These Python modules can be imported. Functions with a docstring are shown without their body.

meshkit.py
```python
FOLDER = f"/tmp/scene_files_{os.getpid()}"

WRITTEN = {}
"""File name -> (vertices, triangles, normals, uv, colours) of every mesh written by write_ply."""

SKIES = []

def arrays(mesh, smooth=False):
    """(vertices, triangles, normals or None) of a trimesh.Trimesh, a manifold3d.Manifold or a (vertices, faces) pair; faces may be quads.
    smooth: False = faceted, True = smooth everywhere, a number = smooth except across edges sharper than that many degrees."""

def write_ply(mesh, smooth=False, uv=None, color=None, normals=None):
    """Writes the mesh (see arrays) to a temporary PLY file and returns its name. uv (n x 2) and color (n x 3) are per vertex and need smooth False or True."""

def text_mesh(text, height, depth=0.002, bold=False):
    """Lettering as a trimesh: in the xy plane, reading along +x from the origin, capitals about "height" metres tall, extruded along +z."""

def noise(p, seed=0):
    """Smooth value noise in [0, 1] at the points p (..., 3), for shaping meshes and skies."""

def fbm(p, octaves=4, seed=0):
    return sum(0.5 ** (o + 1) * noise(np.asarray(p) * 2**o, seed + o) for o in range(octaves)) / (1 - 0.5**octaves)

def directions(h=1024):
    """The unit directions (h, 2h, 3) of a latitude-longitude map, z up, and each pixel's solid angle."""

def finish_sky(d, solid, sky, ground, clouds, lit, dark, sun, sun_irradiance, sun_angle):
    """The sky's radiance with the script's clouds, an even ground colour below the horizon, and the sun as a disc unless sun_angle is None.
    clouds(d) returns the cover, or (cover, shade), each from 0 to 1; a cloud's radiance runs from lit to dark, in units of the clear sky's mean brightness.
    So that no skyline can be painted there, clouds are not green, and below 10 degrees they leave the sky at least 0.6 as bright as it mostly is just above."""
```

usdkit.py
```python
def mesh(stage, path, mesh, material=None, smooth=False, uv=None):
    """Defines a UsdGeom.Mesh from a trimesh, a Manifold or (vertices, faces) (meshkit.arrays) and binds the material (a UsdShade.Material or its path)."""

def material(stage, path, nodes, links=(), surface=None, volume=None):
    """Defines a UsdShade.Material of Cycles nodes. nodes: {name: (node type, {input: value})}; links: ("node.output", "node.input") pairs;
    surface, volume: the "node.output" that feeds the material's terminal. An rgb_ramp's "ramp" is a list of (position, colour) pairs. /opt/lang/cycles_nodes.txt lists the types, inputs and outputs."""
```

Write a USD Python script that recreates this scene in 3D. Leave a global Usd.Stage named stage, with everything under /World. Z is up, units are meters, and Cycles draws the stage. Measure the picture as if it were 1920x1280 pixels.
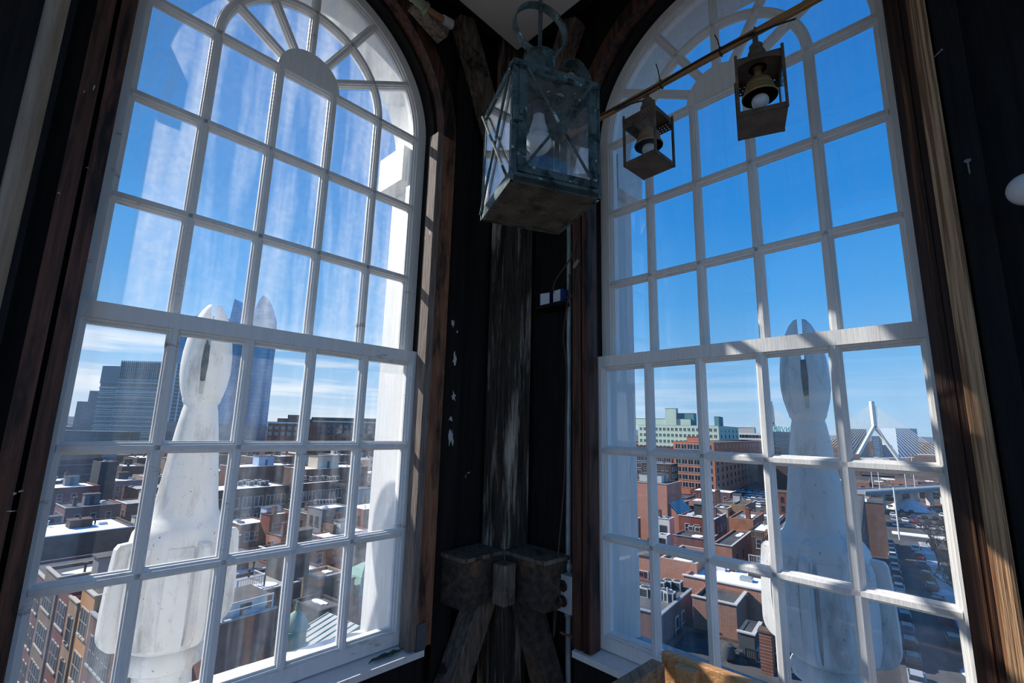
import math, random
import numpy as np, trimesh, usdkit, meshkit
from shapely.geometry import Polygon, Point
from pxr import Usd, UsdGeom, UsdLux, UsdShade, Gf, Sdf

stage = Usd.Stage.CreateInMemory()
UsdGeom.SetStageUpAxis(stage, 'Z')
UsdGeom.SetStageMetersPerUnit(stage, 1.0)
UsdGeom.Xform.Define(stage, '/World')

# ---------------------------------------------------------------- camera
FPX, PITCH, ROLL, EYE = 884.612, 0.18362243, 0.02455344, 1.45
def ray(px, py):
    X, Z = (px - 960) / FPX, -(py - 640) / FPX
    cr, sr, cp, sp = math.cos(ROLL), math.sin(ROLL), math.cos(PITCH), math.sin(PITCH)
    x, z = X * cr - Z * sr, X * sr + Z * cr
    return np.array([x, cp - z * sp, sp + z * cp])
def nrm(v): return np.asarray(v, float) / np.linalg.norm(v)
cam = UsdGeom.Camera.Define(stage, '/World/camera')
_f = nrm(ray(960, 640)); _r = nrm(ray(1060, 640) - ray(960, 640)); _u = np.cross(_r, _f)
cam.AddTransformOp().Set(Gf.Matrix4d(*_r, 0, *_u, 0, *(-_f), 0, 0, 0, EYE, 1))
cam.CreateHorizontalApertureAttr(36.0); cam.CreateFocalLengthAttr(FPX / 1920 * 36)
cam.CreateClippingRangeAttr(Gf.Vec2f(0.05, 20000))
cam.CreateExposureAttr(0.55)

# ---------------------------------------------------------------- sky and sun
SUN_AZ, SUN_EL = math.radians(-16.7), math.radians(37.0)     # the way the light travels
SUN = np.array([math.cos(SUN_AZ) * math.cos(SUN_EL), math.sin(SUN_AZ) * math.cos(SUN_EL), -math.sin(SUN_EL)])
away = [(0, (.36, .54, .74)), (.05, (.29, .52, .77)), (.13, (.17, .43, .76)), (.25, (.072, .325, .72)), (.4, (.025, .235, .66)), (.6, (.016, .17, .54)), (1, (.012, .12, .42))]
near = [(0, (.66, .74, .82)), (.05, (.48, .66, .84)), (.13, (.25, .50, .82)), (.25, (.115, .36, .74)), (.4, (.07, .29, .68)), (.6, (.05, .22, .58)), (1, (.03, .15, .46))]
sky = usdkit.material(stage, '/World/Looks/sky', {
    'tc': ('texture_coordinate', {}), 'xyz': ('separate_xyz', {}),
    'away': ('rgb_ramp', {'ramp': away}), 'near': ('rgb_ramp', {'ramp': near}),
    'dot': ('vector_math', {'math_type': 'dot_product', 'vector2': (-SUN[0], -SUN[1], 0)}),
    'side': ('map_range', {'range_type': 'smoothstep', 'from_min': -.3, 'from_max': .95, 'to_min': 0, 'to_max': 1, 'clamp': True}),
    'mix': ('mix', {}),
    'map': ('mapping', {'mapping_type': 'point', 'scale': (1.6, 1.6, 24)}),
    'n': ('noise_texture', {'scale': 1.5, 'detail': 4, 'roughness': .55}),
    'cover': ('rgb_ramp', {'ramp': [(0, (0, 0, 0)), (.47, (0, 0, 0)), (.62, (1, 1, 1)), (1, (1, 1, 1))]}),
    'band': ('rgb_ramp', {'ramp': [(0, (.2, .2, .2)), (.045, (1, 1, 1)), (.13, (.85, .85, .85)), (.19, (0, 0, 0)), (1, (0, 0, 0))]}),
    'm1': ('mix', {'mix_type': 'multiply', 'fac': 1.0}), 'm2': ('math', {'math_type': 'multiply'}), 'm2b': ('math', {'math_type': 'multiply_add', 'value2': .85, 'value3': .15}),
    'cl': ('mix', {'color2': (.86, .9, .95)}), 'bg': ('background_shader', {'strength': 0.78})},
    [('tc.generated', 'xyz.vector'), ('xyz.z', 'away.fac'), ('xyz.z', 'near.fac'), ('tc.generated', 'dot.vector1'), ('dot.value', 'side.value'),
     ('side.result', 'mix.fac'), ('away.color', 'mix.color1'), ('near.color', 'mix.color2'),
     ('tc.generated', 'map.vector'), ('map.vector', 'n.vector'), ('n.fac', 'cover.fac'), ('xyz.z', 'band.fac'),
     ('cover.color', 'm1.color1'), ('band.color', 'm1.color2'), ('m1.color', 'm2.value1'), ('side.result', 'm2b.value1'), ('m2b.value', 'm2.value2'),
     ('m2.value', 'cl.fac'), ('mix.color', 'cl.color1'), ('cl.color', 'bg.color')], surface='bg.background')
dome = UsdLux.DomeLight.Define(stage, '/World/sky_dome')
UsdShade.MaterialBindingAPI.Apply(dome.GetPrim()).Bind(sky)
sun = UsdLux.DistantLight.Define(stage, '/World/sun')
sun.CreateAngleAttr(0.53); sun.CreateNormalizeAttr(True); sun.CreateIntensityAttr(1.22); sun.CreateColorAttr(Gf.Vec3f(1.0, .955, .885))
def light_rot(d):
    z = -nrm(d); x = nrm(np.cross([0, 0, 1], z)); y = np.cross(z, x)
    return Gf.Matrix4d(*x, 0, *y, 0, *z, 0, 0, 0, 0, 1)
sun.AddTransformOp().Set(light_rot(SUN))

# ---------------------------------------------------------------- where things are
class Frame:
    """A wall of the lantern room: u along it seen from inside, v outward, z up."""
    def __init__(s, c, a): s.c, s.a = np.array(c), a; s.t = np.array([math.cos(a), math.sin(a)]); s.n = np.array([-math.sin(a), math.cos(a)])
    def at(s, u, v, z): q = s.c + s.t * u + s.n * v; return np.array([q[0], q[1], z])
    def pix(s, px, py, v=0.0):
        d = ray(px, py); k = (s.c @ s.n + v) / (d[:2] @ s.n); q = d * k
        return (q[:2] - s.c) @ s.t, q[2] + EYE
FL = Frame((-0.58004686, 1.18946812), 0.80613417)
FR = Frame((0.55207903, 1.19801357), -0.81258173)
UL, UR = 0.8288, -0.8120                                   # the corner between them, in u
FBR = Frame(FL.c - FL.n * 1.640, FL.a + math.pi)
FBL = Frame(FR.c - FR.n * 1.640, FR.a + math.pi)
def atz(px, py, z): d = ray(px, py); return d * ((z - EYE) / d[2]) + [0, 0, EYE]
def atd(px, py, y): d = ray(px, py); return d / d[1] * y + [0, 0, EYE]
def proj(P):
    P = np.asarray(P, float) - [0, 0, EYE]
    cr, sr, cp, sp = math.cos(ROLL), math.sin(ROLL), math.cos(PITCH), math.sin(PITCH)
    x, y, z = P[0], P[1] * cp + P[2] * sp, -P[1] * sp + P[2] * cp
    return 960 + FPX * (x * cr + z * sr) / y, 640 - FPX * (-x * sr + z * cr) / y

# ---------------------------------------------------------------- prims
used = {}
def numbered(path):
    k = used.get(path, 0); used[path] = k + 1
    return path if k == 0 else f'{path}_{k:03d}'
def path_of(parent): return '/World' if parent is None else str(parent.GetPath())
def tag(o, label=None, cat=None, group=None, kind=None):
    p = o if isinstance(o, Usd.Prim) else o.GetPrim()
    for k, v in (('label', label), ('category', cat), ('group', group), ('kind', kind)):
        if v: p.SetCustomDataByKey(k, v)
    return p
def obj(name, mesh, m, parent=None, smooth=False, label=None, cat=None, group=None, kind=None):
    if isinstance(mesh, MB): mesh = mesh.mesh()
    p = usdkit.mesh(stage, numbered(f'{path_of(parent)}/{name}'), mesh, LOOK[m], smooth=smooth).GetPrim()
    return tag(p, label, cat, group, kind)
def thing(name, label, cat, loc=(0, 0, 0), rz=0.0, group=None, kind=None):
    x = UsdGeom.Xform.Define(stage, numbered(f'/World/{name}'))
    x.AddTranslateOp().Set(Gf.Vec3d(*map(float, loc)))
    if rz: x.AddRotateZOp().Set(math.degrees(rz))
    return tag(x, label, cat, group, kind)
def dup(root, loc, rz=0.0, label=None, group=None, scale=None):
    was = root.GetCustomData(); nm = str(root.GetName()); nm = nm[:-4] if nm[-4:-3] == '_' and nm[-3:].isdigit() else nm
    x = UsdGeom.Xform.Define(stage, numbered(f'/World/{nm}'))
    x.GetPrim().GetReferences().AddInternalReference(root.GetPath()); x.ClearXformOpOrder()
    x.AddTranslateOp(opSuffix='copy').Set(Gf.Vec3d(*map(float, loc))); x.AddRotateZOp(opSuffix='copy').Set(math.degrees(rz))
    if scale: x.AddScaleOp(opSuffix='copy').Set(Gf.Vec3f(*scale))
    x.GetPrim().SetInstanceable(True)
    return tag(x, label or was['label'], was['category'], group or was.get('group'), was.get('kind'))

class MB:
    """Collects shapes; mesh() makes them one trimesh."""
    def __init__(s): s.v, s.f, s.n = [], [], 0
    def add(s, v, f):
        v = np.asarray(v, float); f = np.asarray(f, int)
        if f.shape[1] == 4: f = np.vstack([f[:, [0, 1, 2]], f[:, [0, 2, 3]]])
        s.v.append(v); s.f.append(f + s.n); s.n += len(v); return s
    def tm(s, t, M=None):
        v = np.array(t.vertices); v = v if M is None else v @ np.asarray(M)[:3, :3].T + np.asarray(M)[:3, 3]
        return s.add(v, t.faces)
    def box(s, x0, x1, y0, y1, z0, z1):
        v = [(x, y, z) for z in (z0, z1) for y in (y0, y1) for x in (x0, x1)]
        return s.add(v, [(0, 2, 3, 1), (4, 5, 7, 6), (0, 1, 5, 4), (2, 6, 7, 3), (0, 4, 6, 2), (1, 3, 7, 5)])
    def hexa(s, p):          # 4 bottom + 4 top corners, both anticlockwise
        return s.add(p, [(0, 3, 2, 1), (4, 5, 6, 7), (0, 1, 5, 4), (1, 2, 6, 5), (2, 3, 7, 6), (3, 0, 4, 7)])
    def bar(s, a, b, w, h, up=(0, 0, 1), bevel=0.0):
        a, b = np.asarray(a, float), np.asarray(b, float); t = nrm(b - a)
        x = np.cross(t, up); x = nrm(x) if np.linalg.norm(x) > 1e-6 else np.array([1., 0, 0]); y = np.cross(x, t)
        if bevel: c = [(-w + bevel, -h), (w - bevel, -h), (w, -h + bevel), (w, h - bevel), (w - bevel, h), (-w + bevel, h), (-w, h - bevel), (-w, -h + bevel)]
        else: c = [(-w, -h), (w, -h), (w, h), (-w, h)]
        n = len(c); v = [p + x * i / 2 * 1 + y * j / 2 for p in (a, b) for i, j in c]
        return s.add(v, [(i, (i + 1) % n, (i + 1) % n + n) for i in range(n)] + [(i, (i + 1) % n + n, i + n) for i in range(n)] + [(0, i + 1, i) for i in range(1, n - 1)] + [(n, n + i, n + i + 1) for i in range(1, n - 1)])
    def tube(s, pts, r, sides=8, caps=True):
        p = np.asarray(pts, float); t = np.gradient(p, axis=0); t /= np.linalg.norm(t, axis=1, keepdims=True) + 1e-12
        ref = np.array([0, 0, 1.]) if abs(t[0][2]) < .9 else np.array([1., 0, 0])
        rr = np.broadcast_to(r, (len(p),)); rings = []
        for i in range(len(p)):
            a = np.cross(t[i], ref); a /= np.linalg.norm(a) + 1e-12; b = np.cross(t[i], a); ref = -np.cross(t[i], a) if False else ref
            ang = np.arange(sides) * 2 * np.pi / sides
            rings.append(p[i] + rr[i] * (np.cos(ang)[:, None] * a + np.sin(ang)[:, None] * b))
        v = np.vstack(rings); f = []
        for i in range(len(p) - 1):
            for j in range(sides):
                k = (j + 1) % sides; f.append((i * sides + j, (i + 1) * sides + j, (i + 1) * sides + k, i * sides + k))
        s.add(v, f)
        if caps:
            for i0, rev in ((0, 0), ((len(p) - 1) * sides, 1)):
                ring = v[i0:i0 + sides]; c = ring.mean(0)
                s.add(np.vstack([ring, c]), [((j + 1) % sides, j, sides) if rev else (j, (j + 1) % sides, sides) for j in range(sides)])
        return s
    def lathe(s, prof, n=24, c=(0, 0, 0), axis=None, wob=None):
        """prof: (radius, z) going up."""
        ang = np.arange(n) * 2 * np.pi / n; v = []
        for r, z in prof:
            q = np.stack([np.cos(ang) * r, np.sin(ang) * r, np.full(n, z)], 1); v.append(q)
        v = np.vstack(v)
        if axis is not None: v = v @ np.array(axis).T
        v = v + np.asarray(c); f = []
        for i in range(len(prof) - 1):
            for j in range(n):
                k = (j + 1) % n; f.append((i * n + j, i * n + k, (i + 1) * n + k, (i + 1) * n + j))
        s.add(v, f)
        for i0, rev in ((0, 1), ((len(prof) - 1) * n, 0)):
            if prof[0 if rev else -1][0] > 1e-5:
                ring = v[i0:i0 + n]; s.add(np.vstack([ring, ring.mean(0)]), [((j + 1) % n, j, n) if rev else (j, (j + 1) % n, n) for j in range(n)])
        return s
    def sweep(s, path, section, closed=False, z=None):
        """section (a, b): a across the path within the u,z plane, b along v; path points (u, z)."""
        p = np.asarray(path, float); t = np.gradient(p, axis=0)
        if len(p) > 2 and closed: t = np.roll(p, -1, 0) - np.roll(p, 1, 0)
        t /= np.linalg.norm(t, axis=1, keepdims=True); nn = np.stack([-t[:, 1], t[:, 0]], 1); m = len(section); v = []
        for i in range(len(p)):
            for a, b in section: q = p[i] + nn[i] * a; v.append((q[0], b, q[1]))
        f = []; L = len(p)
        for i in range(L if closed else L - 1):
            for j in range(m):
                k = (j + 1) % m; i2 = (i + 1) % L; f.append((i * m + j, i * m + k, i2 * m + k, i2 * m + j))
        s.add(v, f)
        if not closed:
            s.add(v[:m], [(0, j, j + 1) for j in range(1, m - 1)]); s.add(v[-m:], [(0, j + 1, j) for j in range(1, m - 1)])
        return s
    def prism(s, poly, d0, d1, to=lambda x, y, d: (x, d, y)):
        """A shapely polygon (x, y) extruded from d0 to d1."""
        t = trimesh.creation.extrude_polygon(poly, 1.0)
        v = [to(x, y, d0 + (d1 - d0) * z) for x, y, z in t.vertices]
        return s.add(v, t.faces)
    def mesh(s):
        t = trimesh.Trimesh(np.vstack(s.v), np.vstack(s.f), process=False)
        return t
def arc(r, a0, a1, n, cz=0.0, cu=0.0): return [(cu + r * math.cos(a), cz + r * math.sin(a)) for a in np.linspace(a0, a1, n)]

# ---------------------------------------------------------------- materials
LOOK = {}
def look(name, c1, c2=None, scale=(1, 1, 1), n=6.0, rough=.6, bump=0.0, lo=.35, hi=.65, detail=4.0, spot=None, spot2=None, metallic=0.0, spec=.4, dist=0.0, world=False, rnd=0.0):
    """A procedural surface: two colours mixed by stretched noise, with optional flecks (colour, from, to, (sx, sy, sz))."""
    N = {'p': ('principled_bsdf', {'roughness': rough, 'metallic': metallic, 'specular_ior_level': spec})}; L = []
    if c2 is None and not spot: N['p'][1]['base_color'] = c1
    else:
        N['tc'] = ('geometry', {}) if world else ('texture_coordinate', {})
        src = 'tc.position' if world else 'tc.object'
        N['m'] = ('mapping', {'mapping_type': 'point', 'scale': scale}); N['n'] = ('noise_texture', {'scale': n, 'detail': detail, 'roughness': .6, 'distortion': dist})
        N['r'] = ('rgb_ramp', {'ramp': [(0, c1), (lo, c1), (hi, c2 or c1), (1, c2 or c1)]})
        L += [(src, 'm.vector'), ('m.vector', 'n.vector'), ('n.fac', 'r.fac')]; out = 'r.color'
        for i, sp in enumerate((spot, spot2)):
            if sp:
                col, a, b, sc = sp
                N[f'm{i}'] = ('mapping', {'mapping_type': 'point', 'scale': sc, 'location': (3.1 * i + 1.7, .6, 2.2)}); N[f'n{i}'] = ('noise_texture', {'scale': 1.0, 'detail': 5.0, 'roughness': .65})
                N[f'r{i}'] = ('rgb_ramp', {'ramp': [(0, (0, 0, 0)), (a, (0, 0, 0)), (b, (1, 1, 1)), (1, (1, 1, 1))]}); N[f'x{i}'] = ('mix', {'color2': col})
                L += [(src, f'm{i}.vector'), (f'm{i}.vector', f'n{i}.vector'), (f'n{i}.fac', f'r{i}.fac'), (f'r{i}.color', f'x{i}.fac'), (out, f'x{i}.color1')]; out = f'x{i}.color'
        if rnd:
            N['oi'] = ('object_info', {}); N['mr'] = ('map_range', {'from_min': 0, 'from_max': 1, 'to_min': 1 - rnd, 'to_max': 1 + rnd}); N['hv'] = ('hsv', {})
            L += [('oi.random', 'mr.value'), ('mr.result', 'hv.value'), (out, 'hv.color')]; out = 'hv.color'
        L.append((out, 'p.base_color'))
        if bump:
            N['b'] = ('bump', {'strength': bump, 'distance': .01}); L += [('n.fac', 'b.height'), ('b.normal', 'p.normal')]
    LOOK[name] = usdkit.material(stage, '/World/Looks/' + name, N, L, surface='p.BSDF')
def glass_look(name, dust, lo, hi, tint=(1, 1, 1), streak=(14, 14, 1.3), fine=60.0, add=0.0):
    """A window pane: clear, mirrored by fresnel, with a film of dust that scatters the sun."""
    N = {'tc': ('texture_coordinate', {}), 'm': ('mapping', {'mapping_type': 'point', 'scale': streak}), 'n': ('noise_texture', {'scale': 1.0, 'detail': 3, 'roughness': .6}),
         'f': ('noise_texture', {'scale': fine, 'detail': 1, 'roughness': .6}), 'fr': ('rgb_ramp', {'ramp': [(0, (.55, .55, .55)), (.45, (.75, .75, .75)), (.7, (1, 1, 1)), (1, (1, 1, 1))]}),
         'r': ('map_range', {'from_min': lo, 'from_max': hi, 'to_min': add, 'to_max': dust, 'clamp': True}), 'mu': ('math', {'math_type': 'multiply'}),
         't': ('transparent_bsdf', {'color': tint}), 'g': ('glossy_bsdf', {'roughness': 0.02, 'color': (1, 1, 1)}), 'lw': ('layer_weight', {'blend': .5}), 'pw': ('math', {'math_type': 'power', 'value2': 4.0}), 'fz': ('math', {'math_type': 'multiply_add', 'value2': .9, 'value3': .035}),
         'a': ('mix_closure', {}), 'd': ('diffuse_bsdf', {'color': (.75, .78, .8)}), 'tl': ('translucent_bsdf', {'color': (.85, .88, .9)}), 'dt': ('mix_closure', {'fac': .6}), 'o': ('mix_closure', {})}
    L = [('tc.object', 'm.vector'), ('m.vector', 'n.vector'), ('tc.object', 'f.vector'), ('f.fac', 'fr.fac'), ('n.fac', 'r.value'), ('r.result', 'mu.value1'), ('fr.color', 'mu.value2'),
         ('lw.facing', 'pw.value1'), ('pw.value', 'fz.value1'), ('fz.value', 'a.fac'), ('t.BSDF', 'a.closure1'), ('g.BSDF', 'a.closure2'), ('d.BSDF', 'dt.closure1'), ('tl.BSDF', 'dt.closure2'),
         ('mu.value', 'o.fac'), ('a.closure', 'o.closure1'), ('dt.closure', 'o.closure2')]
    LOOK[name] = usdkit.material(stage, '/World/Looks/' + name, N, L, surface='o.closure')
# interior
look('sash_paint', (.70, .70, .69), (.77, .77, .76), scale=(6, 6, 1), n=9, rough=.55, bump=.12, spot=((.30, .27, .22), .63, .74, (9, 9, 30)))
look('sash_paint_worn', (.71, .70, .68), (.78, .775, .76), scale=(22, 22, 1.5), n=7, rough=.6, bump=.15, spot=((.36, .31, .25), .69, .78, (14, 14, 10)))
look('sill_weathered', (.16, .19, .21), (.34, .36, .37), scale=(9, 9, 9), n=6, rough=.7, bump=.3)  # mottled blue-grey, darker than the paint of the left outer sill
look('outside_paint', (.62, .615, .60), (.69, .685, .67), scale=(8, 8, 1), n=8, rough=.6, bump=.15, spot=((.45, .43, .40), .70, .76, (30, 30, 6)))
look('finial_paint', (.64, .635, .61), (.72, .715, .70), n=5, rough=.6, bump=.1, spot=((.14, .14, .135), .64, .70, (110, 110, 70)), spot2=((.24, .235, .22), .51, .78, (13, 13, 4)))
look('dark_stain', (.04, .04, .04), (.12, .12, .11), n=30, rough=.8)
look('black_wood', (.005, .005, .006), (.015, .013, .012), scale=(10, 10, .8), n=5, rough=.75, bump=.3, spec=.2)
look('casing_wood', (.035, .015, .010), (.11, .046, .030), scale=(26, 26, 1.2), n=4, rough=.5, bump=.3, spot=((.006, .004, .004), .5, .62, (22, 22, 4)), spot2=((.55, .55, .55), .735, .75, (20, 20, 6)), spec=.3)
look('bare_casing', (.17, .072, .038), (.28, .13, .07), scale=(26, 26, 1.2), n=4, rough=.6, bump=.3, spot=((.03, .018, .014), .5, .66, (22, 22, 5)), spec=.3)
look('stop_wood', (.12, .09, .075), (.24, .19, .16), scale=(30, 30, 2), n=5, rough=.75, bump=.3, spot=((.6, .6, .6), .68, .72, (22, 22, 9)))
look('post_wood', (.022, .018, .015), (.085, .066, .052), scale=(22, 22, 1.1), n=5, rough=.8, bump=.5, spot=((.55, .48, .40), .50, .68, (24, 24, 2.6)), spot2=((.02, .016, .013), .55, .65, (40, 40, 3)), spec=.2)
look('brace_wood', (.07, .058, .048), (.20, .16, .125), scale=(14, 14, 2), n=6, rough=.85, bump=.4, spot=((.02, .018, .016), .55, .66, (9, 9, 9)), spec=.2)
look('bracket_wood', (.032, .027, .024), (.085, .068, .052), scale=(12, 12, 20), n=3, rough=.8, bump=.4, spot=((.22, .11, .05), .58, .72, (8, 8, 7)), spec=.2)
look('timber', (.19, .085, .035), (.52, .31, .16), scale=(60, 60, .9), n=3, rough=.7, bump=.6, lo=.42, hi=.56, spot=((.10, .05, .024), .58, .68, (55, 55, 1.6)), spot2=((.04, .03, .02), .74, .78, (24, 24, 9)))
look('timber_red', (.02, .008, .006), (.06, .028, .018), scale=(60, 60, .9), n=3, rough=.6, bump=.5, spot=((.22, .10, .045), .60, .70, (90, 90, 1.2)))
look('pole_wood', (.19, .14, .10), (.28, .22, .16), scale=(18, 18, 1.4), n=5, rough=.7, bump=.2, spot=((.06, .04, .03), .66, .74, (30, 30, 6)))
look('stick_wood', (.24, .12, .045), (.36, .19, .075), scale=(3, 40, 40), n=4, rough=.55)
look('rail_wood', (.44, .21, .08), (.64, .34, .145), scale=(2, 40, 40), n=3, rough=.45, bump=.25, spot=((.12, .05, .02), .6, .7, (3, 60, 60)))
look('rail_wood_worn', (.14, .085, .05), (.36, .22, .12), scale=(40, 3, 40), n=3, rough=.6, bump=.25, spot=((.02, .015, .012), .55, .68, (14, 6, 14)))
look('end_grain', (.40, .27, .15), (.52, .38, .24), scale=(60, 60, 2), n=2, rough=.7)
look('ceiling_paint', (.52, .50, .46), (.56, .54, .50), n=2, rough=.8)
look('roof_dark', (.02, .018, .017), (.03, .027, .025), n=3, rough=.8)
look('back_boards', (.30, .21, .14), (.42, .31, .21), scale=(14, 14, 1), n=4, rough=.7)  # pale tone picked to bounce light off the unseen back walls
look('floor_wood', (.36, .26, .17), (.48, .36, .25), scale=(2, 20, 1), n=3, rough=.6)
look('copper_green', (.045, .075, .076), (.095, .140, .138), n=24, rough=.6, metallic=.25, spot=((.012, .02, .018), .5, .62, (26, 26, 26)), spot2=((.46, .53, .51), .62, .67, (45, 45, 45)), spec=.4)
look('copper_base', (.045, .038, .028), (.11, .09, .062), n=14, rough=.8, spot=((.16, .27, .22), .60, .70, (13, 13, 13)), spot2=((.02, .016, .012), .52, .66, (20, 20, 20)))
look('iron_rod', (.035, .05, .07), (.09, .12, .13), n=18, rough=.5, metallic=.4)
look('bronze', (.075, .052, .036), (.15, .105, .07), n=20, rough=.6, metallic=.15, spot=((.24, .15, .09), .60, .72, (30, 30, 30)))
look('brass_shade', (.20, .125, .05), (.40, .26, .11), scale=(1, 1, 9), n=14, rough=.5, metallic=.3)
look('bulb_glass', (.66, .68, .70), rough=.25)
look('bulb_neck_blue', (.012, .07, .24), rough=.35)
look('bulb_cap', (.25, .28, .30), rough=.4, metallic=.7)
look('paper_tag', (.55, .55, .5), (.2, .2, .2), scale=(1, 1, 60), n=4, rough=.7)
look('conduit_metal', (.24, .29, .31), (.38, .44, .46), scale=(6, 6, 2), n=8, rough=.45, metallic=.3)
look('outlet_metal', (.46, .50, .52), (.60, .64, .66), n=16, rough=.5, metallic=.3, spot=((.12, .12, .12), .66, .72, (30, 30, 30)))
look('outlet_brown', (.035, .022, .016), rough=.4)
look('cord_brown', (.06, .036, .028), rough=.5)
look('plug_beige', (.20, .17, .15), rough=.5)
look('wire_black', (.008, .008, .009), rough=.5)
look('white_box', (.62, .63, .66), rough=.6)
look('blue_print', (.015, .04, .17), rough=.5)
look('pipe_green', (.16, .17, .115), (.24, .25, .18), n=10, rough=.6)
look('pipe_copper', (.24, .12, .06), (.34, .19, .1), n=14, rough=.5)
look('pipe_white', (.38, .40, .42), (.5, .5, .5), n=20, rough=.8)
look('white_chip', (.42, .43, .44), (.55, .56, .57), n=30, rough=.8)
look('screw_metal', (.45, .45, .47), rough=.35, metallic=.6)
look('leaf_green', (.03, .06, .045), (.06, .11, .08), n=20, rough=.6)
look('metal_plate', (.10, .12, .14), (.16, .18, .2), n=12, rough=.45, metallic=.5)
look('void_black', (.004, .004, .004), rough=.9, spec=.1)
glass_look('pane_sunny', .34, .42, .72, add=.045)
glass_look('pane_rinsed', .15, .42, .78, add=.014)
glass_look('pane_clear', .07, .44, .78, add=.006)
glass_look('lantern_glass', .07, .40, .72, streak=(9, 9, 5), add=.012)
# the town
def brick(nm, c, k=.75, rnd=.22): look(nm, tuple(x * k for x in c), c, n=.9, rough=.85, detail=6, spec=.2, world=True, rnd=rnd)
brick('brick_red', (.20, .075, .055)); brick('brick_brown', (.14, .085, .065)); brick('brick_dark', (.085, .06, .055)); brick('brick_orange', (.36, .17, .10))
brick('brick_salmon', (.42, .20, .145), .9, .05); brick('brick_purple', (.20, .10, .09)); brick('brick_tan', (.34, .23, .15)); brick('brick_ochre', (.56, .27, .11), .88, .05)
brick('stucco_white', (.66, .66, .64), .9, .08); brick('stucco_grey', (.24, .25, .26)); brick('stucco_beige', (.46, .40, .30), .9); brick('stucco_blue', (.36, .46, .58), .9, .05)
brick('green_panel', (.50, .64, .53), .94, .03); brick('teal_panel', (.12, .27, .28), .9, .05); brick('brick_brick', (.24, .07, .045), .8, .05); brick('brick_bright', (.58, .19, .10), .85, .05)
brick('concrete_pale', (.46, .46, .44), .9, .08); brick('slate', (.06, .065, .07)); brick('bridge_white', (.72, .70, .66), .95, .02)
look('tar_roof', (.065, .066, .07), (.12, .118, .115), n=.35, rough=.9, world=True, rnd=.3, spec=.2)
look('pale_roof', (.26, .26, .26), (.36, .355, .35), n=.35, rough=.9, world=True, rnd=.15)
look('snow', (.80, .82, .86), (.86, .87, .89), n=.6, rough=.7, world=True)
look('snow_dirty', (.45, .45, .46), (.72, .73, .75), n=1.2, rough=.8, world=True)
look('frame_white', (.58, .58, .57), rough=.6); look('frame_dark', (.05, .05, .055), rough=.6); look('frame_stone', (.42, .37, .31), rough=.8)
look('pane_dark', (.016, .022, .03), rough=.12, spec=.6); look('pane_blue', (.05, .09, .13), rough=.1, spec=.8); look('pane_pale', (.30, .34, .36), rough=.2)
look('asphalt', (.05, .05, .053), (.085, .083, .08), n=.08, rough=.95, world=True, spec=.15); look('road', (.07, .07, .072), (.10, .10, .10), n=.5, rough=.95, world=True, spec=.15)
look('bark', (.05, .038, .03), (.09, .07, .055), n=3, rough=.9, spec=.1)
look('steel_grey', (.22, .23, .24), (.32, .33, .34), n=4, rough=.5); look('steel_white', (.62, .63, .63), rough=.5); look('steel_dark', (.04, .042, .045), rough=.6)
look('deck_red', (.26, .08, .06), rough=.8); look('deck_wood', (.32, .21, .12), rough=.8); look('copper_roof', (.13, .27, .22), (.18, .34, .28), n=.6, rough=.7, world=True)
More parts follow.
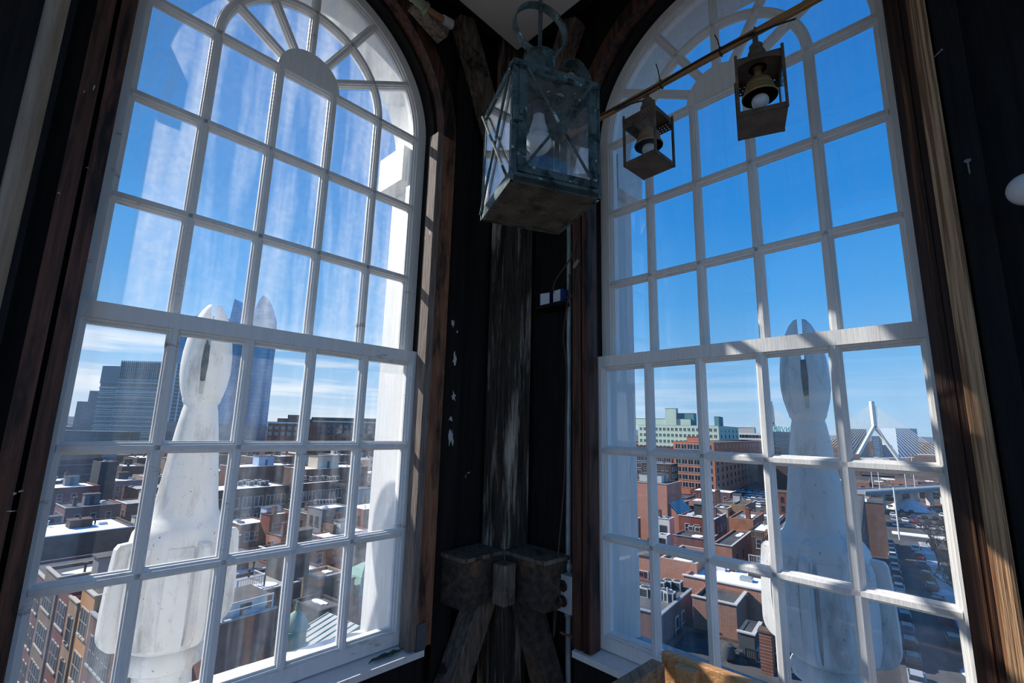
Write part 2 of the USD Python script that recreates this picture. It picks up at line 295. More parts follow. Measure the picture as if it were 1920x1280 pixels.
look('car_white', (.7, .7, .7), rough=.3); look('car_black', (.015, .016, .018), rough=.25); look('car_silver', (.35, .36, .38), rough=.3); look('car_blue', (.03, .06, .16), rough=.3); look('car_red', (.25, .02, .02), rough=.3); look('rubber', (.012, .012, .012), rough=.9)
look('sign_green', (.42, .92, .72), rough=.5)
look('hill_far', (.10, .13, .17), (.14, .17, .20), n=.004, rough=1, world=True, spec=0)  # distance haze put into the hill colour as a blue tint
look('hedge', (.03, .04, .025), (.07, .07, .05), n=.4, rough=1, world=True, spec=0)
def curtain(name, c1, c2, line, sx, sz, rough=.15, spec=.7, line_w=None):
    line_w = line_w or (.22 if sx > 1 else .008)
    """Curtain wall: storeys and mullions as a fine pattern on glass, too far off to build."""
    N = {'g': ('geometry', {}), 's': ('separate_xyz', {}), 'h': ('vector_math', {'math_type': 'dot_product', 'vector2': (1.4, .2, 0)}), 'c': ('combine_xyz', {}), 'b': ('brick_texture', {'offset': 0.0, 'squash': 1.0, 'color1': c1, 'color2': c2, 'mortar': line, 'scale': 1.0, 'mortar_size': line_w, 'mortar_smooth': .2, 'brick_width': sx, 'row_height': sz}),
         'p': ('principled_bsdf', {'roughness': rough, 'specular_ior_level': spec})}
    LOOK[name] = usdkit.material(stage, '/World/Looks/' + name, N, [('g.position', 's.vector'), ('g.position', 'h.vector1'), ('h.value', 'c.x'), ('s.z', 'c.y'), ('c.vector', 'b.vector'), ('b.color', 'p.base_color')], surface='p.BSDF')
curtain('tower_blue', (.05, .20, .37), (.06, .24, .42), (.03, .11, .20), 3.0, 3.9)
curtain('tower_dark', (.03, .06, .11), (.04, .08, .14), (.015, .03, .06), 3.0, 3.9)
curtain('tower_grid', (.08, .09, .10), (.11, .12, .13), (.66, .67, .67), 1.7, 3.4, rough=.5, spec=.3)
curtain('mid_grid', (.04, .05, .06), (.05, .07, .08), (.16, .12, .10), 2.6, 3.3, rough=.6, spec=.3)
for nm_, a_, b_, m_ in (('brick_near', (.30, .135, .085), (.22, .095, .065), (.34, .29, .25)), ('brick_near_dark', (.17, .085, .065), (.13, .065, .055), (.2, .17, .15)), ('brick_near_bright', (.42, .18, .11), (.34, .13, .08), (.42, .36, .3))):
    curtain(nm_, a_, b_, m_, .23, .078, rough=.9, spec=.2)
# ---------------------------------------------------------------- the room
CW = 0.155; ZS = 2.4333                                     # column width, springing line
H1, H2, U1, U2 = 1.3936, 1.1402, 1.9291, 2.1789
def arch_poly(half, z0, r=None, cz=ZS, n=48):
    r = r or half
    return Polygon([(half, z0)] + arc(r, 0, math.pi, n, cz) + [(-half, z0)])
def rect(u0, u1, z0, z1): return Polygon([(u0, z0), (u1, z0), (u1, z1), (u0, z1)])
def sweep_sec(v0, back=.035): return [(-.005, v0), (.005, v0), (.0062, v0 + .004), (.0098, v0 + .0065), (.0102, v0 + .012), (.0128, v0 + .015), (.0128, v0 + .022), (.0035, v0 + back), (-.0035, v0 + back), (-.0128, v0 + .022), (-.0128, v0 + .015), (-.0102, v0 + .012), (-.0098, v0 + .0065), (-.0062, v0 + .004)]
def make_window(name, label, fr, paint, glass, low_glass, casing, seen=True):
    w = thing(name, label, 'window', fr.at(0, 0, 0), fr.a, kind='structure')
    # lower sash
    m = MB(); out = rect(-.413, .413, .84, 1.684)
    for k, (off, v0, v1) in enumerate([(0, 0, .012), (.006, .007, .018), (.011, .014, .034)]):
        m.prism(out.difference(rect(-.390 + off, .390 - off, .874 + off, 1.650 - off)), v0, v1)
    low = obj('lower_sash', m, paint, w)
    m = MB(); sec = sweep_sec(.001)
    for u in (-1.5, -.5, .5, 1.5): obj('muntin', MB().sweep([(u * CW, .872), (u * CW, 1.652)], sec), paint, low)
    for z in (H1, H2): obj('muntin', MB().sweep([(-.388, z), (.388, z)], sec), paint, low)
    ue = [-.384, -1.5 * CW, -.5 * CW, .5 * CW, 1.5 * CW, .384]; ze = [.878, H2, H1, 1.646]
    for i in range(5):
        for j in range(3):
            e = lambda q, k, n: q if k in (0, n) else q
            obj('pane', MB().box(ue[i] + .004, ue[i + 1] - .004, .0215, .0245, ze[j] + .004, ze[j + 1] - .004), low_glass, low)
    # upper sash
    m = MB(); v = .036; out = arch_poly(.411, 1.652)
    for off, v0, v1 in [(0, v, v + .012), (.006, v + .007, v + .018), (.011, v + .014, v + .038)]:
        h = arch_poly(.379 - off, 1.685)
        m.prism(out.difference(h), v0, v1)
    up = obj('upper_sash', m, paint, w, smooth=False)
    sec = sweep_sec(v + .002)
    for u in (-1.5, -.5, .5, 1.5): obj('muntin', MB().sweep([(u * CW, 1.68), (u * CW, ZS)], sec), paint, up)
    for z in (U1, U2, ZS): obj('muntin', MB().sweep([(-.376, z), (.376, z)], sec), paint, up)
    obj('curved_muntin', MB().sweep(arc(1.5 * CW, 0, math.pi, 33, ZS), sec), paint, up, smooth=40)
    for a in (30, 60, 90, 120, 150):
        c, s_ = math.cos(math.radians(a)), math.sin(math.radians(a))
        obj('spoke', MB().sweep([(.08 * c, ZS + .08 * s_), (.374 * c, ZS + .374 * s_)], sec), paint, up)
    obj('hub', MB().prism(Polygon(arc(.089, 0, math.pi, 25, ZS) + [(-.089, ZS - .004), (.089, ZS - .004)]), v, v + .03), paint, up)
    ue = [-.374, -1.5 * CW, -.5 * CW, .5 * CW, 1.5 * CW, .374]; ze = [1.682, U1, U2, ZS]; g0, g1 = v + .0225, v + .0255
    for i in range(5):
        for j in range(3): obj('pane', MB().box(ue[i] + .004, ue[i + 1] - .004, g0, g1, ze[j] + .004, ze[j + 1] - .004), glass, up)
    for r0, r1 in ((.085, 1.5 * CW - .003), (1.5 * CW + .003, .374)):
        for k in range(6):
            a0, a1 = math.radians(30 * k) + .004 / r1, math.radians(30 * k + 30) - .004 / r1
            obj('pane', MB().prism(Polygon(arc(r1, a0, a1, 9, ZS) + arc(r0, a1, a0, 7, ZS)), g0, g1), glass, up)
    # frame, stops, casing, stool
    fm = MB(); fm.prism(arch_poly(.432, .80).difference(arch_poly(.4135, .835)), -.006, .09); obj('frame', fm, 'black_wood' if seen else casing[0], w)
    for s in (-1, 1):
        u0, u1 = sorted((s * .399, s * .424)); obj('stop', MB().box(u0, u1, -.052, -.006, .835, ZS), casing[2] if s > 0 else 'casing_wood', w)
    inner, outer, lo_, ro_ = casing[3:7]
    band = arch_poly(outer, .62, outer).difference(arch_poly(inner, .60, inner)).intersection(rect(-1, 1, ZS - .001, 3))
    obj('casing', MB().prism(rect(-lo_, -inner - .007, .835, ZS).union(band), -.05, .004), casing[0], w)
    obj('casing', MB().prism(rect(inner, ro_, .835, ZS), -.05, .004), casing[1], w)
    obj('sill', MB().hexa([(-.462, -.056, .812), (.452, -.056, .812), (.452, .034, .816), (-.462, .034, .816), (-.462, -.056, .829), (.452, -.056, .829), (.452, .034, .841), (-.462, .034, .841)]), 'sash_paint', w)
    obj('apron', MB().box(-.462, .452, -.046, .0, .735, .812), 'black_wood', w)
    return w
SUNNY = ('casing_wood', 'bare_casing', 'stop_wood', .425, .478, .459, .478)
win1 = make_window('window_1', 'left tall arched white sash window, dusty panes with a hazy finial and rooftops behind', FL, 'sash_paint', 'pane_sunny', 'pane_rinsed', SUNNY)
win2 = make_window('window_2', 'right tall arched white sash window, its lower sash crossed by bands of sun', FR, 'sash_paint_worn', 'pane_clear', 'pane_clear', ('casing_wood', 'timber_red', 'timber_red', .425, .470, .466, .436))
WALLZ = 3.02
def make_wall(name, label, fr, u0, u1):
    back = 'back' in name; hole = arch_poly(.62, .70, cz=2.2) if back else arch_poly(.431, .80)  # back walls are out of view; wide arch added to let fill light in
    x = thing(name, label, 'wall', fr.at(0, 0, 0), fr.a, kind='structure')
    obj('boarding', MB().prism(rect(u0, u1, 0, WALLZ).difference(hole), .001, .07), 'back_boards' if 'back' in name else 'black_wood', x)
    ext = obj('outer_wall', MB().prism(rect(u0 - .20, u1 + .20, -1.2, 3.3).difference(arch_poly(.60, .70, cz=2.2) if back else arch_poly(.411, .80)), .078, .228), 'outside_paint', x, smooth=30)
    if back: return x
    for s in (-1, 1):
        a, b = sorted((s * (.374 if name == 'wall_right' and s > 0 else .366 if s < 0 else .352), s * .4105)); obj('impost_block', MB().box(a, b, .080, .236, 2.288, 2.418), 'outside_paint', ext)
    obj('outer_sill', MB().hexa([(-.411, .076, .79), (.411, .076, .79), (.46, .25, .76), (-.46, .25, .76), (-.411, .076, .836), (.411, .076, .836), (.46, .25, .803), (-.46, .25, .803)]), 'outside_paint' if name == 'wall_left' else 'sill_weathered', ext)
    return x
wl = make_wall('wall_left', 'blackened board wall around the left window', FL, -.83, .83)
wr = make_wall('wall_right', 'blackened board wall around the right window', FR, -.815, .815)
make_wall('wall_back_left', 'board wall behind the camera on the left, open arch added for fill light', FBL, -.815, .815)
make_wall('wall_back_right', 'board wall behind the camera on the right, open arch added for fill light', FBR, -.83, .83)
# floor, ceiling, roof
ctr = (FL.c + FBR.c) / 2; A = FL.a
def sq(h, z0, z1): return MB().box(-h, h, -h, h, z0, z1)
x = thing('floor', 'worn board floor of the lantern room', 'floor', (*ctr, 0), A, kind='structure')
for i in range(11): obj('floorboard', MB().box(-.83 + i * .151, -.83 + i * .151 + .148, -.83, .83, -.03, 0), 'floor_wood', x)
obj('trim', sq(1.05, WALLZ, WALLZ + .06), 'roof_dark', None, kind='structure').GetPrim()
UsdGeom.Xformable(stage.GetPrimAtPath('/World/trim')).AddTranslateOp().Set(Gf.Vec3d(*ctr, 0)); UsdGeom.Xformable(stage.GetPrimAtPath('/World/trim')).AddRotateZOp().Set(math.degrees(A))
tag(stage.GetPrimAtPath('/World/trim'), 'dark boarding above the ceiling panel', 'roof boarding')
cc = atz(970, 94, 2.90)[:2]                                   # the panel's corner
c = MB(); d1 = -FL.t; d2 = FR.t; L_ = 1.45
q = [cc, cc + d1 * L_, cc + d1 * L_ + d2 * L_, cc + d2 * L_]
c.hexa([(*p, 2.90) for p in (q[0], q[1], q[2], q[3])] + [(*p, 2.925) for p in (q[0], q[1], q[2], q[3])])
obj('ceiling', c, 'ceiling_paint', None, kind='structure', label='plain off-white ceiling panel above the lantern', cat='ceiling')

# corner framing
post_c = np.array([-.009, 1.672]); PA = FL.a
t = thing('corner_post', 'weathered dark corner post between the two windows, pale streaks on its right face', 'post', (*post_c, 0), PA)
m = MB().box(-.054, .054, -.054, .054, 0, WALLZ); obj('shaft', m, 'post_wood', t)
def wallbox(name, lab, cat, fr, u0, u1, v0, v1, z0, z1, mt, group=None, bev=.004, kind=None):
    t = thing(name, lab, cat, fr.at((u0 + u1) / 2, (v0 + v1) / 2, z0), fr.a, group, kind)
    du, dv = (u1 - u0) / 2, (v1 - v0) / 2
    obj('timber', MB().bar((0, 0, 0), (0, 0, z1 - z0), 2 * du, 2 * dv, up=(0, 1, 0), bevel=bev), mt, t); return t
def wallbar(name, lab, cat, fr, a, b, w, h, mt, bev=.004, part='timber'):
    """a, b = (u, v, z) in the wall's frame."""
    t = thing(name, lab, cat, fr.at(*a), fr.a)
    obj(part, MB().bar((0, 0, 0), np.array(b) - np.array(a), w, h, up=(0, 1, 0), bevel=bev), mt, t); return t
bl_ = wallbar('bracket_beam', 'short rough beam end on the left of the corner post, above the brace', 'beam', FL, (.525, -.075, .995), (.748, -.075, .995), .13, .112, 'bracket_wood')
obj('top_plank', MB().bar((-.006, 0, .0715), (.226, 0, .0715), .012, .126, up=(0, 1, 0), bevel=.003), 'brace_wood', bl_)
br_ = wallbar('bracket_beam', 'short rough beam end on the right of the corner post, with rusty patches', 'beam', FR, (-.505, -.075, .995), (-.731, -.075, .995), .13, .112, 'bracket_wood')
obj('top_plank', MB().bar((.006, 0, .0715), (-.229, 0, .0715), .012, .126, up=(0, 1, 0), bevel=.003), 'brace_wood', br_)
t = thing('wood_block', 'pale squared block end where the two bracket beams meet', 'wood block', (-.006, 1.523, .940), PA); obj('block', MB().bar((0, 0, 0), (0, 0, .112), .05, .05, up=(0, 1, 0), bevel=.006), 'brace_wood', t)
wallbar('brace', 'grey diagonal brace sloping down to the left below the corner bracket', 'brace', FL, (.665, -.07, .955), (.40, -.07, .42), .075, .07, 'brace_wood')
wallbar('brace', 'dark diagonal brace sloping down to the right below the corner bracket', 'brace', FR, (-.65, -.07, .955), (-.40, -.07, .42), .07, .07, 'bracket_wood')
wallbar('brace', 'rough diagonal brace at the ceiling left of the lantern', 'brace', FL, (.48, -.05, 2.93), (.72, -.05, 2.42), .075, .06, 'brace_wood')
wallbar('brace', 'rough diagonal brace at the ceiling right of the lantern', 'brace', FR, (-.46, -.05, 2.93), (-.72, -.05, 2.42), .075, .06, 'brace_wood')
# right window's side: reveal, timber, stud
wallbox('casing_timber', 'brown grooved timber upright right of the right window, striped by sun', 'timber upright', FR, .437, .465, -.085, .0, .70, WALLZ, 'timber')
wallbox('stud', 'black stud with a screw beside the sunlit timber, right of the window', 'stud', FR, .468, .508, -.06, .0, 0, WALLZ, 'black_wood')
wallbox('stud', 'black stud between the wooden pole and the left window', 'stud', FL, -.56, -.485, -.02, .0, 0, WALLZ, 'black_wood')
wallbox('stud', 'black stud on the left wall between window casing and corner', 'stud', FL, .50, .57, -.025, .0, 0, WALLZ, 'black_wood')
# pole
p0 = FL.at(-.5095, -.12, 0)
t = thing('wooden_pole', 'round pale wooden pole standing upright at the left edge', 'pole', p0)
obj('shaft', MB().tube([(0, 0, 0), (0, 0, 1.0), (.001, 0, 2.0), (0, 0, WALLZ)], .0155, 16), 'pole_wood', t, smooth=40)
# paint splashes
rng = random.Random(4)
def splash(fr, px, py, v, w, h, nm='paint_splash', par=None):
    u, z = fr.pix(px, py, v); pts = []
    for k in range(14):
        a = 2 * math.pi * k / 14; r = .22 + .78 * rng.random(); pts.append((u + w * r * math.cos(a), z + h * r * math.sin(a)))
    return MB().prism(Polygon(pts).buffer(0), v - .0015, v)
for fr, wall_, spots in ((FL, wl, [(850, 606, 0.0102, 0.0243), (857, 622, .004, .006), (853, 672, 0.0119, 0.027), (850, 742, 0.0136, 0.0216), (845, 785, 0.0102, 0.0135), (846, 818, 0.0136, 0.0405), (878, 886, .008, .004), (873, 893, .002, .008), (838, 470, .003, .003), (846, 340, .008, .005)]),):
    for px, py, w, h in spots: obj('paint_splash', splash(fr, px, py, -.0255 if px < 866 else .0, w, h), 'white_chip', wall_)
for px, py, w, h in [(40, 920, .004, .003), (28, 925, .003, .003), (22, 958, .007, .002), (176, 165, .0015, .009), (158, 172, .001, .004), (165, 315, .004, .001), (110, 362, .003, .002)]:
    obj('paint_splash', splash(FL, px, py, -.0505, w, h), 'white_chip', wl)
# ---------------------------------------------------------------- lanterns and fittings
def bulb_prof(r, neck, L):
    """A pear bulb hanging down: neck at z=0, globe below."""
    pr = [(0.0, -L)]
    for k in range(1, 12):
        a = math.pi * k / 15; pr.append((r * math.sin(a), -L + r - r * math.cos(a)))
    z = pr[-1][1]; rr = pr[-1][0]
    for k in range(1, 7):
        t_ = k / 6; pr.append((rr + (neck - rr) * (t_ * t_ * (3 - 2 * t_)), z + (0 - z) * t_))
    return pr
cx, cy, yaw, S_, zb, zt = .0504, 1.0, .3544, .2011, 1.9464, 2.2155
big = thing('copper_lantern', 'large verdigris copper lantern with crossed wire guards, hanging in the centre', 'lantern', (cx, cy, zb), yaw)
h = S_ / 2; Ht = zt - zb
m = MB().box(-h - .003, h + .003, -h - .003, h + .003, -.006, .006)
obj('base_plate', m, 'copper_base', big)
m = MB()
for s in (-1, 1): m.box(-h - .004, h + .004, s * h - .003, s * h + .003, -.007, .018); m.box(s * h - .003, s * h + .003, -h - .004, h + .004, -.007, .018)
obj('base_rim', m, 'copper_green', big)
for sx in (-1, 1):
    for sy in (-1, 1):
        m = MB().bar((sx * (h - .005), sy * h, 0), (sx * (h - .005), sy * h, Ht), .016, .004, up=(0, 1, 0)); m.bar((sx * h, sy * (h - .005), 0), (sx * h, sy * (h - .005), Ht), .004, .016, up=(0, 1, 0))
        obj('corner_post', m, 'copper_green', big)
m = MB()
for s in (-1, 1): m.box(-h - .004, h + .004, s * h - .004, s * h + .004, Ht - .012, Ht + .004); m.box(s * h - .004, s * h + .004, -h - .004, h + .004, Ht - .012, Ht + .004)
obj('top_frame', m, 'copper_green', big)
obj('top_plate', MB().prism(rect(-h, h, -h, h).difference(Point(0, 0).buffer(.034)), Ht + .001, Ht + .004, to=lambda x, y, d: (x, y, d)), 'copper_green', big)
# door on the near face
m = MB(); y = -h - .005
m.box(-h + .010, -h + .028, y - .002, y + .004, .014, Ht - .010); m.box(h - .026, h - .008, y - .002, y + .004, .014, Ht - .010); m.box(-h + .01, h - .008, y - .002, y + .004, .014, .030); m.box(-h + .01, h - .008, y - .002, y + .004, Ht - .022, Ht - .010)
door = obj('door', m, 'copper_green', big)
obj('latch', MB().box(-h - .002, -h + .018, y - .008, y - .001, Ht * .46, Ht * .58).tube([(-h + .012, y - .011, Ht * .50), (-h + .012, y - .011, Ht * .55)], .004, 8), 'copper_green', door)
for k in (.22, .80): obj('hinge', MB().tube([(h - .006, y - .004, Ht * k - .014), (h - .006, y - .004, Ht * k + .014)], .0035, 8), 'copper_green', door)
b = .0016
def wires(par, a0, a1, z0, z1, fn):
    for p, q in (((a0, z0), (a1, z1)), ((a0, z1), (a1, z0))):
        k = [fn(p[0] + (q[0] - p[0]) * t_, p[1] + (q[1] - p[1]) * t_, (.004 if p[1] < q[1] else .0)) for t_ in np.linspace(0, 1, 7)]
        obj('guard_wire', MB().tube(k, .0032, 7), 'copper_green', par, smooth=40)
wires(big, -h + .026, h - .024, .028, Ht - .018, lambda a, z, o: (a, y - .006 - o, z))
wires(big, -h + .004, h - .004, .004, Ht - .004, lambda a, z, o: (-h - .006 - o, a, z))
wires(big, -h + .01, h - .01, .01, Ht - .01, lambda a, z, o: (h + .006 + o, a, z))
for args in ((-h + .004, h - .004, -h - .001, -h + .001), (-h + .004, h - .004, h - .001, h + .001)): obj('glass_pane', MB().box(*args, .008, Ht - .006), 'lantern_glass', big)
for s in (-1, 1): obj('glass_pane', MB().box(s * h - .001, s * h + .001, -h + .004, h - .004, .008, Ht - .006), 'lantern_glass', big)
zc = atd(1018, 93, cy)[2] - zb; rim = .038; zd = zc - .031
obj('cap', MB().lathe([(rim, Ht + .002), (rim, zd), (rim + .003, zd + .001), (rim + .003, zd + .004), (.012, zc), (.005, zc + .006)], 28), 'copper_green', big, smooth=35)
ring_c = atd(1015, 56, cy)[2] - zb; R_ = atd(1015, 12, cy)[2] - zb - ring_c; m = MB()
pr = arc(R_, 0, 2 * math.pi, 41, ring_c)[:-1]
m.sweep(pr, [(-.0015, -.0105), (.0015, -.0105), (.0015, .0105), (-.0015, .0105)], closed=True)
obj('carrying_ring', m, 'copper_green', big, smooth=40)
obj('hanging_rod', MB().tube([(0, 0, zc), (0, .0, zc + .2), (0, 0, 2.898 - zb)], .0052, 10), 'iron_rod', big, smooth=40)
m = MB(); cc_, ss_ = math.cos(-yaw), math.sin(-yaw); L1 = []            # bent copper flap standing on the top edge
for px, py in ((1050, 128), (1058, 118), (1070, 112), (1082, 114), (1092, 122), (1100, 134), (1108, 153)):
    q = atd(px, py, .975) - [cx, cy, zb]; L1.append((cc_ * q[0] - ss_ * q[1], ss_ * q[0] + cc_ * q[1], q[2]))
for i in range(6):
    a, b2 = L1[i], L1[i + 1]; w0, w1 = .004 + .030 * math.sin(.5 + i / 6 * 1.4), .004 + .030 * math.sin(.5 + (i + 1) / 6 * 1.4)
    m.hexa([(a[0], a[1] - .004, a[2]), (b2[0], b2[1] - .004, b2[2]), (b2[0], b2[1] + w1, b2[2] + .004), (a[0], a[1] + w0, a[2] + .004), (a[0], a[1] - .004, a[2] + .002), (b2[0], b2[1] - .004, b2[2] + .002), (b2[0], b2[1] + w1, b2[2] + .006), (a[0], a[1] + w0, a[2] + .006)])
obj('vent_flap', m, 'copper_green', big)
bz = atd(1017, 218, cy)[2] - zb
m = MB().lathe([(.0135, bz), (.0135, bz + .03), (.015, bz + .03), (.015, bz + .036), (.010, bz + .036), (.010, Ht)], 18); sock = obj('socket', m, 'bulb_cap', big, smooth=35)
obj('bulb', MB().lathe(bulb_prof(.0305, .0135, .098), 28, (0, 0, bz)), 'bulb_glass', big, smooth=60)

def small_lantern(label, loc, rz, s, hgt, bell_dz, tops):
    t = thing('small_lantern', label, 'lantern', loc, rz); h = s / 2
    m = MB().box(-h, h, -h, h, -.001, .002)
    for k in (-1, 1): m.box(-h, h, k * h - .0015, k * h + .0015, 0, .012); m.box(k * h - .0015, k * h + .0015, -h, h, 0, .012)
    obj('base_tray', m, 'bronze', t)
    for sx in (-1, 1):
        for sy in (-1, 1):
            m = MB().bar((sx * h, sy * h, 0), (sx * h, sy * h, hgt), .0055, .0055, up=(0, 1, 0)); m.lathe([(.002, hgt), (.0035, hgt + .003), (.0035, hgt + .006), (.0, hgt + .010)], 8, (sx * h, sy * h, 0))
            obj('leg', m, 'bronze', t)
    m = MB(); n = 9; z0, z1 = hgt - .033, hgt - .003        # pierced band: a lattice of bars leaves small holes
    for side in range(4):
        c, s_ = math.cos(side * math.pi / 2), math.sin(side * math.pi / 2)
        R = np.array([[c, -s_, 0, 0], [s_, c, 0, 0], [0, 0, 1, 0], [0, 0, 0, 1]])
        pl = rect(-h, h, z0, z1); ho = []
        for i in range(n):
            for j in range(3): ho.append(Point(-h + .010 + i * (s - .02) / (n - 1) + (j % 2) * .004, z0 + .006 + j * .008).buffer(.0018, 3))
        from shapely import union_all
        pl = pl.difference(union_all(ho)) if side != 0 else Polygon([(-h, z1), (h, z1), (h, z0 + .012)] + [(h * math.cos(a), z0 + .004 + .016 * math.sin(a)) for a in np.linspace(.3, math.pi - .3, 9)] + [(-h, z0 + .012)])
        tt = trimesh.creation.extrude_polygon(pl, .0012); v = np.array(tt.vertices); v = np.stack([v[:, 0], -h + v[:, 2] * 1, v[:, 1]], 1) @ R[:3, :3].T; m.add(v, tt.faces)
    obj('pierced_band', m, 'bronze', t)
    obj('top_plate', MB().prism(rect(-h, h, -h, h).difference(Point(0, 0).buffer(.011)), hgt - .004, hgt - .002, to=lambda x, y, d: (x, y, d)), 'bronze', t)
    for side in (1, 2, 3):
        c, s_ = math.cos(side * math.pi / 2), math.sin(side * math.pi / 2)
        v = [(-h + .004, -h, .012), (h - .004, -h, .012), (h - .004, -h + .0012, .012), (-h + .004, -h + .0012, .012)]; v = v + [(a, b_, z0) for a, b_, _ in v]
        obj('glass_pane', MB().hexa([(c * a - s_ * b_, s_ * a + c * b_, z) for a, b_, z in v]), 'lantern_glass', t)
    bz = bell_dz
    bell = [(.0375, bz), (.0385, bz + .004), (.034, bz + .012), (.030, bz + .026), (.026, bz + .040), (.016, bz + .049), (.008, bz + .053), (.008, hgt + .004)]
    prof = bell + [(r - .002, z) for r, z in bell[::-1]]
    m = MB().lathe(prof + [bell[0]], 28); sh = obj('bell_shade', m, 'brass_shade', t, smooth=35)
    for a in (.5, 2.4):
        c, s_ = math.cos(a), math.sin(a); obj('paper_tag', MB().bar((.0285 * c, .0285 * s_, bz + .008), (.0255 * c, .0255 * s_, bz + .020), .014, .0008, up=(c, s_, 0)), 'paper_tag', sh)
    bl = obj('bulb', MB().lathe(bulb_prof(.0185, .0125, .036), 22, (0, 0, bz + .008)), 'bulb_glass', t, smooth=60)
    obj('bulb_neck', MB().lathe([(.0125, bz + .003), (.0150, bz + .008), (.0150, bz + .030), (.010, bz + .044)], 20), 'bulb_neck_blue', bl, smooth=35)
    m = MB().lathe([(.020, hgt - .004), (.021, hgt + .004), (.015, hgt + .009), (.013, hgt + .022), (.018, hgt + .026), (.020, hgt + .034), (.017, hgt + .042), (.013, hgt + .046), (.015, hgt + .056), (.010, hgt + .062)], 18)
    cap = obj('vent_cap', m, 'bronze', t, smooth=35)
    obj('hanger', MB().tube([(tops[0] * math.cos(a) if 0 else 0.0, .011 * math.sin(a), tops[1] + .0115 * math.cos(a)) for a in np.linspace(-2.9, 2.9, 15)], .0022, 6).tube([(0, 0, hgt + .06), (0, 0, tops[1] - .010)], .006, 8), 'bronze', cap)
    return t
ZP = 2.3935                                                    # the stick
z1 = 2.1636; small_lantern('small bronze lantern hanging nearer the corner, seen edge-on, white globe bulb in a brass bell', (.364, 1.180, z1), .7376, .0943, .147, .062, (0, ZP - z1))
z2 = 2.1507; small_lantern('small bronze lantern hanging farther right, open-fronted, broad flat base plate, brass bell inside', (.561, .970, z2), -.4385, .094, .149, .068, (0, ZP - z2))
o = FR.at(-.66, -.15, ZP)
t = thing('stick', 'light brown wooden stick running level across the right window with two lanterns tied on', 'stick', o, FR.a)
L_ = .66 + .78
obj('shaft', MB().bar((0, 0, 0), (L_, 0, 0), .012, .017, up=(0, 0, 1), bevel=.003), 'stick_wood', t)
m = MB(); u_l1, u_l2 = (np.array([.364, 1.18]) - FR.c) @ FR.t + .66, (np.array([.561, .97]) - FR.c) @ FR.t + .66
ks = [(x, -.0085 + .001 * math.sin(x * 23), .002 - .007 * math.sin(x * 9) ** 2) for x in np.linspace(.30, u_l2, 40)]
obj('cable', MB().tube(ks, .0026, 6), 'wire_black', t, smooth=40)
for x0 in (u_l1 - .10, u_l2 - .012):
    obj('cable', MB().tube([(x0 + .10 * s, -.010, -.010 - .02 * s ** 1.5) for s in np.linspace(0, 1, 8)], .002, 6), 'wire_black', t, smooth=40)
for u, tail in (((FR.pix(1240, 150, -.15)[0]) + .66, .05), ((FR.pix(1351, 90, -.15)[0]) + .66, .035)):
    m = MB().tube([(u, .0105 * math.sin(a) * .9, .0125 * math.cos(a)) for a in np.linspace(0, 2 * math.pi, 13)], .002, 6)
    m.tube([(u, -.009, .011), (u - .002, -.012, .011 + tail * .5), (u - .008, -.012, .011 + tail)], .0014, 5); obj('cable_tie', m, 'wire_black', t)

# conduit, boxes, cords
uc, vc = -.508, -.016
t = thing('conduit', 'thin grey metal conduit running up the right wall from the outlet box', 'conduit', FR.at(uc, vc, 0), FR.a)
zo = .972
obj('pipe', MB().tube([(0, 0, .0), (0, 0, zo - .052)], .0088, 12).tube([(0, 0, zo + .052), (0, 0, 2.0), (0, 0, 2.675)], .0088, 12), 'conduit_metal', t, smooth=40)
for z in (zo - .066, zo + .066): obj('connector', MB().lathe([(.0105, z - .010), (.0125, z - .006), (.0125, z + .006), (.0105, z + .010)], 14), 'conduit_metal', t, smooth=35)
obj('strap', MB().box(-.024, .024, -.011, .012, .845, .851), 'bare_casing', t)
t = thing('junction_box', 'round grey junction box at the top of the conduit behind the lantern ring', 'junction box', FR.at(uc, vc, 2.715), FR.a)
ax = [[1, 0, 0], [0, 0, -1], [0, 1, 0]]
obj('box', MB().lathe([(.042, -.016), (.042, .016)], 26, axis=ax), 'conduit_metal', t, smooth=35); obj('cover', MB().lathe([(.040, .016), (.040, .018), (.036, .020)], 26, axis=ax), 'outlet_metal', t, smooth=35)
obj('outlet_pipe', MB().tube([(-.0, 0, .03), (.005, 0, .1), (.005, 0, .2)], .0075, 10).tube([(-.03, 0, -.025), (-.06, 0, -.06), (-.11, 0, -.09)], .006, 8), 'conduit_metal', t, smooth=40)
t = thing('outlet_box', 'grey metal box with two brown sockets on the conduit, right of the post', 'outlet', FR.at(-.497, -.030, zo), FR.a)
obj('box', MB().bar((0, 0, -.052), (0, 0, .052), .060, .044, up=(0, 1, 0), bevel=.004), 'outlet_metal', t)
obj('cover_plate', MB().box(-.030, .030, -.0245, -.0222, -.052, .052), 'outlet_metal', t)
for k, z in enumerate((.021, -.021)):
    s_ = obj('socket', MB().lathe([(.0165, .0245), (.0165, .0265), (.014, .0275)], 20, (0, 0, z), axis=ax), 'outlet_brown', t, smooth=35)
    for dx in (-.006, .006): obj('slot', MB().box(dx - .0012, dx + .0012, -.0285, -.0272, z - .002, z + .006), 'void_black', s_)
obj('screw', MB().lathe([(.003, .0245), (.003, .0258)], 10, axis=ax), 'screw_metal', t)
V = lambda px, py, v: (lambda q: FR.at(q[0], v, q[1]))(FR.pix(px, py, v))
t = thing('plug', 'brown plug pushed into the lower socket of the outlet box', 'plug', FR.at(-.500, -.061, zo - .021), FR.a)
obj('body', MB().lathe([(.010, -.003), (.012, .004), (.007, .018)], 14, axis=ax), 'outlet_brown', t, smooth=35)
